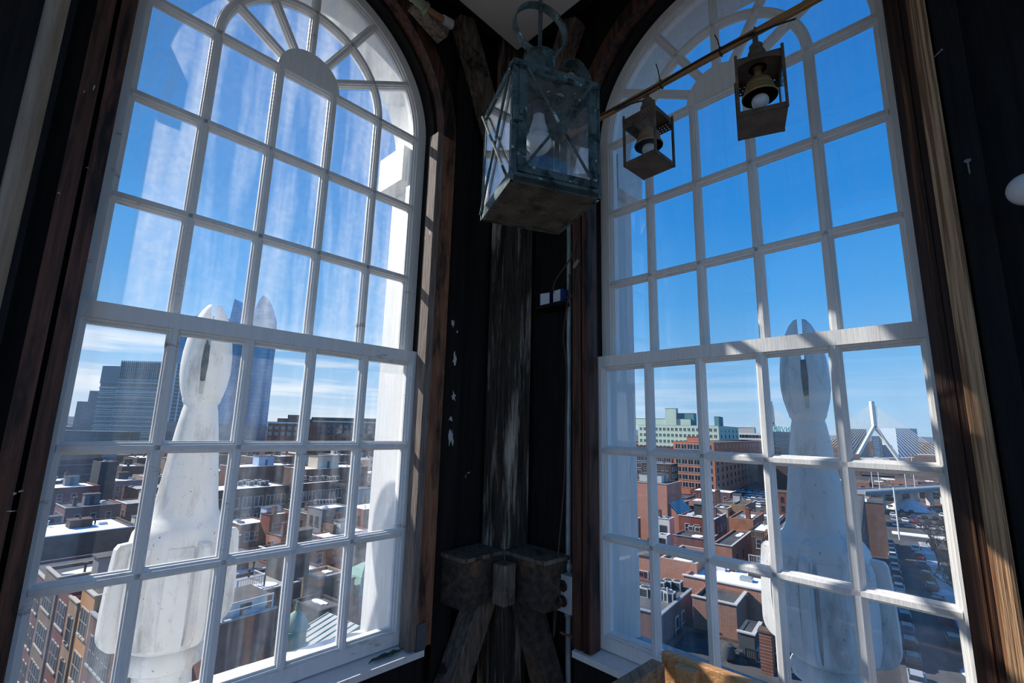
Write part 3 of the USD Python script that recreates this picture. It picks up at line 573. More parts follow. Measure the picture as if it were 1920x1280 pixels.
def cord(lab, pts, r=.0026, mt='cord_brown', v=-.03):
    P = [np.asarray(V(px, py, v + dv)) for px, py, dv in pts]; o = P[0]
    from scipy.interpolate import CubicSpline
    cs = CubicSpline(range(len(P)), np.array(P) - o); t = thing('cord', lab, 'cord', o)
    obj('wire', MB().tube(cs(np.linspace(0, len(P) - 1, len(P) * 7)), r, 6), mt, t, smooth=60)
cord('brown cord hanging straight down beside the conduit to the outlet box', [(1067, 515, -.005), (1065, 560, -.005), (1057, 620, 0), (1058, 650, 0), (1062, 700, 0), (1060, 800, 0), (1058, 900, -.005), (1050, 1000, -.02), (1042, 1100, -.03), (1038, 1185, -.02), (1040, 1180, -.02), (1044, 1130, -.035), (1052, 1130, -.045)])
cord('brown cord looping past the two small boxes to the grey connector', [(1086, 400, -.01), (1079, 455, -.02), (1068, 487, -.02), (1045, 520, -.02), (1038, 545, -.02), (1050, 557, -.02), (1065, 558, -.02), (1072, 555, -.02), (1082, 540, -.015), (1090, 512, -.015), (1084, 500, -.02)])
t = thing('cord_connector', 'pale grey plug connector tied to the conduit beside the looping cord', 'plug', V(1081, 495, -.045), FR.a)
obj('body', MB().tube([(-.010, 0, -.012), (0, 0, 0), (.012, 0, .012)], [.008, .0105, .0085], 12), 'plug_beige', t, smooth=40)
# the two small boxes on their ledge
u, z = FR.pix(1035, 572, -.04)
t = thing('ledge', 'short black ledge left of the conduit with two small boxes on it', 'shelf', FR.at(u, -.03, z - .012), FR.a); obj('board', MB().box(-.062, .062, -.035, .03, 0, .012), 'black_wood', t)
for k, (px, lab, rz) in enumerate(((1024, 'white-faced blue bulb carton on the dark ledge, the left one', .25), (1050, 'white-faced blue bulb carton on the dark ledge, the right one', -.12))):
    u2, _ = FR.pix(px, 555, -.04); t = thing('carton', lab, 'box', FR.at(u2, -.035, z + .0002), FR.a + rz)
    obj('carton_body', MB().box(-.0205, .0205, -.018, .018, 0, .046), 'blue_print', t); obj('front_panel', MB().box(-.019 if k else -.016, .016 if k else .019, -.0188, -.0181, .001, .044), 'white_box', t)
# pipe fitting top left of the ceiling
P = [FL.at(*(lambda q, v: (q[0], v, q[1]))(FL.pix(px, py, -.12), -.12)) for px, py in ((740, -60), (772, -10), (800, 18), (812, 26), (829, 37), (838, 42), (846, 46))]
t = thing('pipe_fitting', 'pale green pipe coupling with a copper stub and white end, high beside the left arch', 'pipe', P[0])
Q = [p - P[0] for p in P]
obj('coupling', MB().tube([Q[0], Q[1], Q[2]], [.011, .016, .016], 14), 'pipe_green', t, smooth=40)
obj('collar', MB().tube([Q[2] - (Q[2] - Q[1]) * .2, Q[2]], .020, 14).tube([Q[1], Q[1] + (Q[2] - Q[1]) * .15], .019, 14), 'pipe_green', t, smooth=40)
obj('stub', MB().tube([Q[2], Q[3], Q[4]], .0125, 14), 'pipe_copper', t, smooth=40); obj('end_cap', MB().tube([Q[4], Q[5], Q[6]], .0165, 14), 'pipe_white', t, smooth=40)
obj('backing_block', MB().bar(Q[1] + [0, .03, .0], Q[4] + [0, .04, -.03], .05, .03), 'brace_wood', t)
# screws, bulb on the right
def screw(lab, px, py, v, dirn, L=.03, head=.006):
    o = V(px, py, v); t = thing('screw', lab, 'screw', o)
    d = np.asarray(dirn, float)
    obj('shank', MB().tube([(0, 0, 0), d * L], .0014, 7), 'screw_metal', t); m = MB().tube([d * L, d * (L + .0015)], head, 12); obj('head', m, 'screw_metal', t)
nin = np.array([*(-FR.n), 0])
screw('loose screw sticking out of the black stud right of the timber', 1818, 325, -.061, nin * .8 + np.array([0, 0, .55]), .028, .005)
screw('screw with a washer at the edge of the upper timber', 1704, 118, -.02, nin, .006, .006)
screw('bent nail on the black stud near the top right', 1738, 120, -.061, nin * .5 + np.array([*FR.t, 0]) * .8 + np.array([0, 0, .25]), .03, .002)
t = thing('bulb_on_wall', 'bare bulb on the black wall at the right edge', 'light bulb', V(2030, 330, -.11), FR.a)
ax2 = [[0, 0, -1], [0, 1, 0], [1, 0, 0]]
obj('globe', MB().lathe(bulb_prof(.028, .012, .085), 22, axis=[[0, 0, 1], [0, 1, 0], [-.97, 0, .0]]), 'bulb_glass', t, smooth=60)
obj('base', MB().box(-.06, -.0, -.02, .11, -.03, .03) if 0 else MB().tube([(0, 0, 0), (.05, .02, 0), (.08, .109, 0)], .014, 10), 'black_wood', t)
# guard rail at the bottom
zr = 1.0
C = atz(1255, 1222, zr); D1 = nrm(atz(1411, 1277, zr) - C); D2 = nrm(atz(1161, 1280, zr) - atz(1246, 1229, zr))
t = thing('guard_rail', 'varnished wooden guard rail corner in front of the right window', 'guard rail', (C[0], C[1], 0))
c = np.zeros(3); up = np.array([0, 0, 1.]); n1 = np.cross(up, D1); n1 *= np.sign(n1 @ -C) or 1
obj('board', MB().bar(np.array([0, 0, zr - .05]) - D1 * .012, np.array([0, 0, zr - .05]) + D1 * .62, .021, .10, bevel=.004), 'rail_wood', t)
n2 = np.cross(up, D2)
o2 = atz(1246, 1229, zr) - C
obj('board', MB().bar(np.array([*o2[:2], zr - .055]) + D2 * .02 - D1 * .004, np.array([*o2[:2], zr - .055]) + D2 * .5, .030, .10, bevel=.004), 'rail_wood_worn', t)
pb = atz(1290, 1250, zr - .008) - C
obj('corner_block', MB().bar((pb[0], pb[1], zr - .22), (pb[0], pb[1], zr - .008), .042, .036, up=n1, bevel=.004), 'rail_wood', t); obj('block_top', MB().bar((pb[0], pb[1], zr - .008), (pb[0], pb[1], zr - .0065), .041, .035, up=n1), 'end_grain', t)
for k, d in ((.3, D1), (.6, D1), (.28, D2), (.48, D2)): obj('rail_post', MB().bar(np.array([0, 0, 0]) + d * k, np.array([0, 0, zr - .10]) + d * k, .04, .04, up=(0, 1, 0)), 'rail_wood', t)
# leaf on the left sill
u, z = FL.pix(722, 1215, -.02)
t = thing('dry_leaf', 'dark green curled leaf lying on the left window sill', 'leaf', FL.at(u, -.028, .8325), FL.a + .05)
m = MB()
for s in (-1, 1):
    pts = [(-.055 + .11 * k / 8, s * (.010 * math.sin(math.pi * k / 8) + .0005), .002 + .006 * abs(math.sin(k * 1.3))) for k in range(9)]
    mid = [(-.055 + .11 * k / 8, 0, .001 + .003 * math.sin(k)) for k in range(9)]
    for k in range(8): m.hexa([mid[k], mid[k + 1], pts[k + 1], pts[k]] + [tuple(np.array(p) + [0, 0, .0008]) for p in (mid[k], mid[k + 1], pts[k + 1], pts[k])])
obj('blade', m, 'leaf_green', t)
u, z = FL.pix(788, 1190, -.05)
t = thing('metal_plate', 'small bent grey metal plate at the right end of the left sill', 'metal plate', FL.at(u, -.054, .83), FL.a); obj('plate', MB().box(-.016, .016, -.002, 0, 0, .07).box(-.016, .016, -.002, .02, 0, .002), 'metal_plate', t)

# ---------------------------------------------------------------- finials outside
def finial(label, loc, rz, turn):
    t = thing('finial', label, 'finial', loc, rz)                # base z = .40
    z = lambda a: a - .40
    prof = [(.16, z(.40)), (.16, z(.46)), (.13, z(.48)), (.10, z(.50)), (.088, z(.56)), (.082, z(.62)), (.086, z(.645)), (.112, z(.66)), (.118, z(.685)), (.110, z(.705)), (.100, z(.715)), (.112, z(.722)), (.128, z(.735)), (.140, z(.765)), (.148, z(.82)), (.150, z(.92)), (.148, z(1.05)), (.143, z(1.08)), (.130, z(1.10)), (.108, z(1.122)), (.098, z(1.145)), (.092, z(1.19)), (.088, z(1.23)), (.078, z(1.32)), (.066, z(1.42)), (.056, z(1.49)), (.0525, z(1.505)), (.0530, z(1.512)), (.058, z(1.518)), (.061, z(1.530)), (.0605, z(1.538)), (.066, z(1.548))]
    body = obj('shaft', MB().lathe(prof, 56), 'finial_paint', t, smooth=38)
    # the tulip head: an ogive cut by two crossing slots, so that four lobes part at the tip
    import manifold3d as m3
    og = [(.0, z(1.535)), (.062, z(1.535)), (.066, z(1.548)), (.074, z(1.58)), (.0795, z(1.62)), (.0805, z(1.655)), (.0785, z(1.70)), (.073, z(1.745)), (.064, z(1.79)), (.052, z(1.83)), (.038, z(1.862)), (.022, z(1.884)), (.0, z(1.892))]
    head = m3.Manifold.revolve(m3.CrossSection([og]), 64)
    for k in range(2):
        aa = math.degrees(turn) + 45 + 90 * k
        v_cut = m3.Manifold.extrude(m3.CrossSection([[(-.0035, z(1.70)), (.0035, z(1.70)), (.0075, z(1.76)), (.0085, z(1.95)), (-.0085, z(1.95)), (-.0075, z(1.76))]]), .24).translate([0, 0, -.12]).rotate([90, 0, 0]).rotate([0, 0, aa])
        groove = m3.Manifold.extrude(m3.CrossSection([[(-.006, z(1.545)), (.006, z(1.545)), (.011, z(1.66)), (.006, z(1.80)), (-.006, z(1.80)), (-.011, z(1.66))]]), .24).translate([0, 0, -.12]).rotate([90, 0, 0]).rotate([0, 0, aa]) - m3.Manifold.revolve(m3.CrossSection([[(0, 0), (.056, z(1.5)), (.066, z(1.6)), (.068, z(1.66)), (.060, z(1.73)), (.03, z(1.82)), (0, z(1.85))]]), 40)
        head = head - v_cut - groove
    mm_ = head.to_mesh(); obj('tulip_head', (np.array(mm_.vert_properties[:, :3]), np.array(mm_.tri_verts)), 'finial_paint', t, smooth=42)
    # four leaf fins round the cup
    pl = Polygon([(.10, z(1.065)), (.180, z(1.058)), (.189, z(1.045))] + [(.194, z(.99)), (.200, z(.86))] + [(.200 - .055 * (1 - math.cos(a)), z(.80) - .062 * math.sin(a)) for a in np.linspace(0, math.pi / 2 * 1.0, 9)] + [(.118, z(.722)), (.10, z(.74))])
    for k in range(4):
        a = k * math.pi / 2 + math.pi / 4; c, s_ = math.cos(a), math.sin(a); m = MB()
        for th, q in ((.026, pl), (.034, pl.buffer(-.008))): m.prism(q, -th / 2, th / 2, to=lambda x, y, d: (x * c - d * s_, x * s_ + d * c, y))
        obj('leaf_fin', m, 'finial_paint', t)
    for k in range(8):                                          # slim petals between
        a = k * math.pi / 4 + math.pi / 8; c, s_ = math.cos(a), math.sin(a); m = MB()
        q = Polygon([(.13, z(1.04)), (.150, z(1.045)), (.158, z(1.02)), (.161, z(.90)), (.156, z(.80)), (.142, z(.745)), (.12, z(.74))])
        m.prism(q, -.034, .034, to=lambda x, y, d: (x * c - d * s_, x * s_ + d * c, y)); obj('petal', m, 'finial_paint', t)
    obj('mildewed_core', MB().lathe([(.050, z(1.54)), (.0675, z(1.60)), (.0695, z(1.66)), (.062, z(1.725)), (.040, z(1.728))], 24), 'dark_stain', t, smooth=40)
    obj('pedestal', MB().bar((0, 0, z(-.02)), (0, 0, z(.41)), .36, .36, up=(0, 1, 0), bevel=.03), 'outside_paint', t)
    return t
finial('white painted wooden finial with tulip tip outside the left window', (-1.135, 1.75, .40), -1.3614, -0.5061)
finial('white painted wooden finial with tulip tip outside the right window', (1.093, 1.75, .40), -3.1765, 0.2793)
# roof ledge they stand on, and the snow on the sill
x = thing('parapet_ledge', 'white painted ledge below the windows carrying the finials', 'ledge', (0, 0, -.45))
for fr, u0, u1 in ((FL, -1.0, .95), (FR, -.95, 1.0)):
    p = [fr.at(u, v, 0) for u, v in ((u0, .28), (u1, .28), (u1, 1.15), (u0, 1.15))]; obj('deck', MB().hexa([(a[0], a[1], 0) for a in p] + [(a[0], a[1], .07) for a in p]), 'outside_paint', x)
x = thing('snow_drift', 'thin snow lying on the sill outside the left window', 'snow', FL.at(0, 0, .8), FL.a, kind='stuff')
pl = Polygon([(-.36, .12)] + [(-.36 + .72 * k / 12, .225 + .012 * math.sin(k * 1.9)) for k in range(13)] + [(.36, .12)])
obj('drift', MB().prism(pl, .028, .032, to=lambda a, b_, d: (a, b_, d + (.12 - b_) * .19 + (.0 if d < .03 else .006 * math.sin(a * 30) * math.sin(b_ * 40)))), 'snow', x)
# ---------------------------------------------------------------- the town: one street grid, e1 and e2
E1, E2, GRID, GZ = np.array([.8, -.6]), np.array([.6, .8]), math.atan2(-.6, .8), -28.0
def w2ab(P): return float(np.dot(P[:2], E1)), float(np.dot(P[:2], E2))
def ab(a, b, z=GZ): q = E1 * a + E2 * b; return np.array([q[0], q[1], z])
def reach(P, d, x, hi=400.0):
    """How far to go from P along d until the picture column x is reached."""
    lo, up_ = 0.1, hi; s = 1 if proj([P[0] + d[0] * .5, P[1] + d[1] * .5, P[2]])[0] > proj(P)[0] else -1
    for _ in range(50):
        m = (lo + up_) / 2
        q = [P[0] + d[0] * m, P[1] + d[1] * m, P[2]]
        ok = q[1] > 1 and (proj(q)[0] - x) * s < 0
        lo, up_ = (m, up_) if ok else (lo, m)
    return lo
ground = obj('ground', MB().box(-2600, 2600, -300, 5200, -60, GZ), 'asphalt', None, label='dark town ground between the houses', cat='ground', kind='structure')
FOOT = []                                                       # footprints taken: a0, a1, b0, b1
def facade(parent, n, origin, right, cols, zs, size, frame, single, width, margin=.8, style='sash', sill=True, pane='pane_dark'):
    """Windows on a wall: n outward, right along the wall, origin its left foot (3D, local)."""
    right, n, up = np.asarray(right, float), np.asarray(n, float), np.array([0, 0, 1.]); ww, wh = size
    xs = [margin + (width - 2 * margin) * (k + .5) / cols for k in range(cols)] if isinstance(cols, int) else cols
    fm, pm = MB(), MB()
    def bx(mb, x0, x1, z0, z1, d0, d1):
        q = [origin + right * x + n * d + up * z for z in (z0, z1) for x, d in ((x0, d0), (x1, d0), (x1, d1), (x0, d1))]; mb.hexa(q)
    for z in zs:
        for x in xs:
            if single: fm, pm = MB(), MB()
            bx(fm, x - ww / 2, x + ww / 2, z - wh / 2, z + wh / 2, -.02, .05)
            if sill: bx(fm, x - ww / 2 - .1, x + ww / 2 + .1, z - wh / 2 - .14, z - wh / 2, -.02, .12)
            if style == 'pair': gaps = [(x - ww / 2 + .12, x - .1, -wh / 2 + .12, wh / 2 - .12), (x + .1, x + ww / 2 - .12, -wh / 2 + .12, wh / 2 - .12)]
            elif style == 'plain': gaps = [(x - ww / 2 + .06, x + ww / 2 - .06, -wh / 2 + .06, wh / 2 - .06)]
            else: gaps = [(x - ww / 2 + .10, x + ww / 2 - .10, -wh / 2 + .1, -.05), (x - ww / 2 + .10, x + ww / 2 - .10, .05, wh / 2 - .1)]
            for x0, x1, a, b in gaps: bx(pm, x0, x1, z + a, z + b, .045, .062)
            if single: w = obj('window', fm, frame, parent); obj('pane', pm, pane, w)
    if not single and len(zs) and len(xs): w = obj('window', fm, frame, parent, kind='stuff'); obj('pane', pm, pane, w, kind='stuff')
rc = random.Random(21)
def building(name, label, C, w1, w2, wall, roof='tar_roof', cat='building', group=None, A=None, B=None, trim=None, snow=0.0, chim=(), boxes=(), parapet=.3, single=True, foot=True, base=None):
    """C: nearest roof corner; the house runs w1 back along -e1 and w2 along e2. A, B: windows of the two near faces."""
    g = GZ if base is None else base
    if foot:                                                    # houses meet, they do not run into one another
        a, b = w2ab(C)
        for f0, f1, g0, g1 in FOOT:
            if a - w1 < f1 - .05 and a > f0 + .05 and b < g1 - .05 and b + w2 > g0 + .05:
                c1, c2 = a - f1, g0 - b
                if c1 > .8 and (c2 <= .8 or (w1 - c1) * w2 <= (w2 - c2) * w1): w1 = c1 - .03
                elif c2 > .8: w2 = c2 - .03
    H = C[2] - g; t = thing(name, label, cat, (C[0], C[1], g), GRID, group); a, b = w2ab(C)
    if foot: FOOT.append((a - w1, a, b, b + w2))
    m = MB().box(-w1, 0, 0, w2, 0, H - parapet); th = .28
    if parapet > .05:
        for r in ((-w1, 0, 0, th), (-w1, 0, w2 - th, w2), (-w1, -w1 + th, th, w2 - th), (-th, 0, th, w2 - th)): m.box(*r, H - parapet, H)
    obj('walls', m, wall, t)
    obj('roof', MB().box(-w1 + .3, -.3, .3, w2 - .3, H - parapet, H - parapet + .05), roof, t)
    if trim:
        m = MB(); p = .10
        m.box(-w1 - p, p, -p, .22, H - .05, H + .06).box(-.22, p, .22, w2 + p, H - .05, H + .06)
        obj('cornice', m, trim, t)
    def rows(n, wh, top=1.5, fl=3.1): return [H - top - wh / 2 - k * fl for k in range(n)]
    if A: facade(t, (0, -1, 0), np.array([-w1, 0, 0.]), (1, 0, 0), A[0], rows(A[1], A[2][1], *A[5:]), A[2], A[3], single, w1, style=A[4])
    if B: facade(t, (1, 0, 0), np.array([0, 0, 0.]), (0, 1, 0), B[0], rows(B[1], B[2][1], *B[5:]), B[2], B[3], single, w2, style=B[4])
    zr = H - parapet + .05
    if snow:
        m = MB()
        for k in range(max(1, int(snow * 3))):
            fx, fy = (.94, .94) if snow >= 1 else (.35 + .4 * rc.random(), .3 + .4 * rc.random()); px = -w1 + .4 + (w1 - .8) * (1 - fx) * rc.random(); py = .4 + (w2 - .8) * (1 - fy) * rc.random()
            n = 16; q = []
            for i in range(n):
                an = 2 * math.pi * i / n; r = (1 if snow >= 1 else .72 + .28 * rc.random()); c_, s_ = math.cos(an), math.sin(an); k_ = 1 / max(abs(c_), abs(s_)) if snow >= 1 else 1 / max(abs(c_), abs(s_)) ** .5
                q.append((px + (w1 - .8) * fx * (.5 + .5 * c_ * r * k_), py + (w2 - .8) * fy * (.5 + .5 * s_ * r * k_)))
            pl = Polygon(q).buffer(0)
            if not pl.is_empty and pl.geom_type == 'Polygon': m.prism(pl, zr, zr + .07 + .02 * k, to=lambda x, y, d: (x, y, d))
            if snow >= 1: break
        if m.v: obj('snow_cover', m, 'snow', t)
    for x, y, w, d, h in chim:
        c = obj('chimney', MB().box(x - w / 2, x + w / 2, y - d / 2, y + d / 2, zr - .1, zr + h).box(x - w / 2 - .06, x + w / 2 + .06, y - d / 2 - .06, y + d / 2 + .06, zr + h, zr + h + .12), 'brick_brown' if wall != 'brick_orange' else 'brick_red', t)
        obj('chimney_pot', MB().lathe([(.13, zr + h + .1), (.11, zr + h + .45)], 8, (x, y, 0)), 'brick_orange', c)
    for _ in range(rc.choice([1, 2, 3]) if w1 > 4 and w2 > 4 else 0):
        x, y = -w1 * rc.uniform(.12, .88), w2 * rc.uniform(.12, .88); k_ = rc.random()
        if k_ < .5: obj('roof_vent', MB().lathe([(.10, zr - .05), (.10, zr + .8), (.2, zr + .82), (.2, zr + .95)], 7, (x, y, 0)), rc.choice(['steel_white', 'steel_grey', 'steel_dark']), t)
        else: obj('skylight', MB().box(x - .6, x + .6, y - .45, y + .45, zr - .05, zr + .35).box(x - .5, x + .5, y - .35, y + .35, zr + .35, zr + .4), rc.choice(['steel_white', 'pane_pale', 'concrete_pale', 'slate']), t)
    for x0, x1, y0, y1, h, mt in boxes:
        bx = obj('roof_house', MB().box(x0, x1, y0, y1, zr - .05, zr + h), mt, t); obj('roof_house_top', MB().box(x0 - .15, x1 + .15, y0 - .15, y1 + .15, zr + h, zr + h + .12), 'tar_roof', bx)
        obj('roof_door', MB().box(x1 - .02, x1 + .04, (y0 + y1) / 2 - .4, (y0 + y1) / 2 + .4, zr, zr + min(2.0, h - .2)), 'frame_dark', bx)
    return t
SW, DK, ST = 'frame_white', 'frame_dark', 'frame_stone'
def hero(name, label, c, xl=None, xr=None, w1=10.0, w2=10.0, **k):
    C = atz(*c) if len(c) == 3 else atd(c[0], c[1], c[3])
    if xl is not None: w1 = reach(C, -E1, xl)
    if xr is not None: w2 = reach(C, E2, xr)
    return building(name, label, C, w1, w2, **k), C, w1, w2
FOOT.append((lambda q: (q[0] - 2.8, q[0] + 2.8, q[1] - 2.8, q[1] + 2.8))(w2ab(atz(680, 1128, -19))))
# ---- beyond the left window
R = {}
R['dark1'] = hero('brick_row', 'long dark brick row with paired white windows and snowy roof beyond the left window', (400, 921, -14), xr=545, w1=11, wall='brick_dark', snow=1, trim='slate', B=(6, 3, (2.1, 2.5), SW, 'pair', 1.9, 4.0), A=(3, 3, (1.3, 2.2), SW, 'sash'))
R['dark2'] = hero('brick_row', 'dark brick row with paired white windows, right of the longer one', (556, 908, -13.5), xr=648, w1=11, wall='brick_dark', snow=1, trim='slate', B=(5, 3, (2.1, 2.5), SW, 'pair', 1.9, 4.0), A=(3, 3, (1.3, 2.2), SW, 'sash'))
hero('brick_block', 'long low red brick block with a snow-edged roof behind the dark row', (446, 876, -12), xr=562, w1=12, wall='brick_red', snow=1, trim='snow_dirty', boxes=((-8, -4, 8, 13, 3, 'stucco_blue'), (-9, -5, 24, 29, 2.6, 'concrete_pale')), B=(14, 3, (1.2, 1.9), DK, 'plain'), single=False)
hero('brick_block', 'brown brick block with snowy ledge behind the second dark row', (575, 880, -11), xr=690, w1=12, wall='brick_brown', snow=1, trim='snow_dirty', boxes=((-8, -3, 5, 12, 3.4, 'stucco_beige'),), B=(12, 3, (1.2, 1.9), DK, 'plain'), single=False)
hero('red_house', 'low red brick house with pale blue roof cabin beyond the left finial', (452, 984, -18.2), xr=506, w1=7, wall='brick_red', roof='pale_roof', trim=SW, snow=1, boxes=((-3.4, -.9, 5.2, 8.2, 2.6, 'stucco_blue'),), B=(4, 3, (1.0, 1.7), SW, 'sash'))
hero('red_house', 'taller red brick house with white framed windows beside the blue roof cabin', (507, 966, -16.4), xr=549, w1=7, wall='brick_brick', trim='slate', snow=.4, chim=((-1.5, 1.5, .9, .7, 1.6),), B=(4, 3, (1.1, 1.8), SW, 'sash'))
hero('orange_house', 'small orange brick house with dark cornice below the red houses', (527, 1006, -19.5), xl=497, xr=562, wall='brick_orange', trim='slate', roof='pale_roof', chim=((-2, 1.5, .8, .8, 2.2),), A=(3, 2, (.9, 1.7), DK, 'sash'), B=(3, 2, (.9, 1.7), DK, 'sash'))
hero('flat_house', 'grey flat house with snow and a row of coolers, left window', (605, 955, -15.5), xl=577, xr=657, wall='stucco_grey', trim='steel_grey', snow=1, boxes=((-6, -2.5, 10, 14, 3, 'concrete_pale'),), A=(2, 2, (1.2, 1.8), DK, 'plain'), B=(3, 2, (1.2, 1.8), DK, 'plain'))
hero('brick_house', 'brick house with two chimneys and pale gable below the grey flat house', (628, 985, -18), xl=588, xr=668, wall='brick_brown', snow=.5, chim=((-2, 2, .9, .7, 2), (-5, 3, .9, .7, 2)), boxes=((-7, -4.5, .5, 3, 2.2, 'stucco_beige'),), A=(3, 2, (1, 1.7), SW, 'sash'))
hero('brick_house', 'dark brick house with white railed terrace at the foot of the left window', (440, 1120, -14.5), xr=566, w1=7, wall='brick_dark', trim='concrete_pale', roof='pale_roof', boxes=((-5.5, -2, 5.5, 8.5, 2.7, 'slate'),), snow=.4)
R['deck'] = hero('brick_house', 'purple brick house carrying a white railed roof deck, lowest in the left window', (400, 1172, -12.5), xr=517, w1=6, wall='brick_purple', trim='concrete_pale', roof='pale_roof', boxes=((-4, -1, 1, 4.2, 1.0, 'stucco_white'),))
hero('orange_house', 'orange brick house with white coping and arched windows low in the left window', (598, 1084, -15), xl=563, xr=665, wall='brick_tan', trim='concrete_pale', A=(2, 2, (.8, 1.7), DK, 'sash', 1.2, 3.2), boxes=((-5, -2.2, 6, 9, 2.4, 'brick_dark'),), snow=.3)
hero('orange_house', 'orange gable-ended house beside the green pavilion low in the left window', (641, 1090, -15.4), xl=607, xr=690, wall='brick_orange', trim='slate', A=(2, 1, (.7, 1.5), DK, 'sash'), snow=.3)
hero('dark_house', 'low dark house with grey roof and a strip of snow low in the left window', (598, 1146, -15.5), xl=548, xr=650, wall='slate', roof='tar_roof', snow=.5, B=(4, 1, (.9, 2.0), 'brick_orange', 'sash'))
hero('snow_roof_house', 'long house with a wide bright snow roof left of the left finial', (76, 1008, -14.5), xr=262, w1=11, wall='brick_dark', trim='stucco_blue', snow=1)
hero('dark_gable_house', 'dark brick house with square chimney stacks in front of the snow roof', (112, 1024, -17.0), xr=262, w1=3.5, wall='brick_dark', chim=((-1.2, 2.0, 2.4, 2.6, 3.6), (-1.2, 13.0, 2.4, 3.2, 3.0)), boxes=((-2.6, -.6, 6, 9, 1.4, 'slate'),))
R['reddeck'] = hero('dark_house', 'dark house with a red railed roof deck left of the left finial', (110, 1053, -18.3), xr=205, w1=4.5, wall='brick_dark', roof='deck_red')
hero('grey_roof_house', 'beige-fronted house with plain grey roof above the facade row', (116, 1080, -16.5), xl=96, xr=210, wall='stucco_beige', trim='concrete_pale', roof='pale_roof', A=(2, 3, (.9, 1.9), DK, 'sash'), B=(4, 2, (1.0, 1.8), SW, 'sash'), chim=((-2, 8, 1.2, .9, 2.2),))
hero('brick_block', 'four-storey red brick block with pale windows at the far left of the left window', (112, 852, None, 175), w1=16, xr=192, wall='brick_red', B=(9, 5, (1.5, 2.1), 'stucco_blue', 'plain', 1.6, 3.6), A=(4, 5, (1.5, 2.1), 'stucco_blue', 'plain', 1.6, 3.6), single=False)
hero('dark_block', 'dark slate-blue block between the red block and the left finial', (190, 866, None, 150), w1=9, xr=222, wall='slate', single=False)
# the street front, seen steeply from above
def a_on(px, py, b): d = ray(px, py); k = b / (d[:2] @ E2); return float((d * k)[:2] @ E1)
cuts = [a_on(40, 1108, 12.8), a_on(74, 1134, 12.8), a_on(104, 1120, 12.8), a_on(127, 1142, 12.8), a_on(142, 1156, 12.8), a_on(169, 1158, 12.8), a_on(216, 1228, 12.8)]
FR_ = [('brick_purple', -14.2, 'dusty pink brick tenement at the far end of the facade row', ST), ('brick_tan', -13.0, 'tan brick tenement with ivy in the facade row', ST), ('brick_red', -13.3, 'red brick tenement between the tan ones in the facade row', ST),
       ('brick_tan', -13.6, 'narrow tan tenement beside the ochre one in the facade row', ST), ('brick_ochre', -12.3, 'ochre yellow tenement in the facade row', ST), ('brick_purple', -13.4, 'brown-purple brick tenement nearest the left finial', 'steel_grey')]
for k, (wm, zr_, lab, tr) in enumerate(FR_):
    C = ab(cuts[k + 1] - .03, 12.8 + (.0 if k % 2 else .12), zr_); wd = cuts[k + 1] - cuts[k] - .06
    building('tenement', lab, C, wd, 11.5, wm, trim=tr, A=(max(3, int(wd / 1.25)), 4, (.72, 2.0), tr, 'sash', 1.3, 3.25), boxes=((-wd + .6, -wd + 2.4, 2, 5, 2.2, 'stucco_grey'),) if k in (2, 4) else (), snow=.3 if k in (1, 3) else 0)
FOOT.append((-95, -30, -20, 12.6))
# ---- beyond the right window
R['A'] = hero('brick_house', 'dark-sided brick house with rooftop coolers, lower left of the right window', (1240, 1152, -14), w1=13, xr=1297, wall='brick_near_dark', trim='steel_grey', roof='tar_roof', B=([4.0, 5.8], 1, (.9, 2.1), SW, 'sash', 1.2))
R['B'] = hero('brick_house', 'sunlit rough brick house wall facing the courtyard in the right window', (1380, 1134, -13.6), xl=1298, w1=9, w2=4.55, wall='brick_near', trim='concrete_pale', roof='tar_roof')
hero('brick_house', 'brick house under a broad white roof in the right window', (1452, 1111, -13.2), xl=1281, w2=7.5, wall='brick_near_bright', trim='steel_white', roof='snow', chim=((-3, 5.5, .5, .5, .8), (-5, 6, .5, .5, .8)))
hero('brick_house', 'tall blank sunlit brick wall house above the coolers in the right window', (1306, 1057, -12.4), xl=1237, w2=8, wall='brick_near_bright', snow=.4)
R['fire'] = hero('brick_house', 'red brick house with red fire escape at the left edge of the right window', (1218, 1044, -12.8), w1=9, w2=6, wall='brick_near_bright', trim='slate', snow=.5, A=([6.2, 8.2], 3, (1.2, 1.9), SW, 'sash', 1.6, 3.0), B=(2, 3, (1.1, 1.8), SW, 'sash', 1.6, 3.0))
R['low'] = (building('low_house', 'low house with a wide dark tar roof at the bottom of the right window', ab(-4.0, 30.0, -16.4), 11.5, 19.5, 'brick_brown', trim='steel_grey'),)
hero('roof_shed', 'dark metal shed with grey lean-to roof beside the right finial', (1414, 1190, -14.4), w1=1.2, w2=3.2, wall='slate', base=-16.8, foot=False, parapet=.1, trim='concrete_pale')
hero('white_house', 'small white house with bright cornice left of centre in the right window', (1255, 973, -17.5), xl=1231, xr=1264, wall='stucco_white', trim=SW, roof='pale_roof', snow=.5, A=(2, 2, (1.0, 1.9), DK, 'sash'), chim=((-3, 2, .9, .9, 1.6),))
hero('white_house', 'white shed-like house with double doors below the small white house', (1250, 1004, -19.5), xl=1232, xr=1258, wall='stucco_white', A=(2, 1, (1.4, 2.4), 'steel_white', 'plain', .6), roof='slate')
hero('grey_house', 'grey boarded house with snowy roof right of the small white house', (1318, 968, -18), w1=2.8, xr=1326, wall='stucco_grey', snow=.6, A=(3, 2, (1.0, 1.7), DK, 'sash'))
hero('tan_house', 'pale tan house with white cornice in the middle of the right window', (1364, 953, -17), xl=1337, xr=1376, wall='stucco_beige', trim=SW, snow=.4, A=(3, 2, (1.0, 1.8), DK, 'sash'))
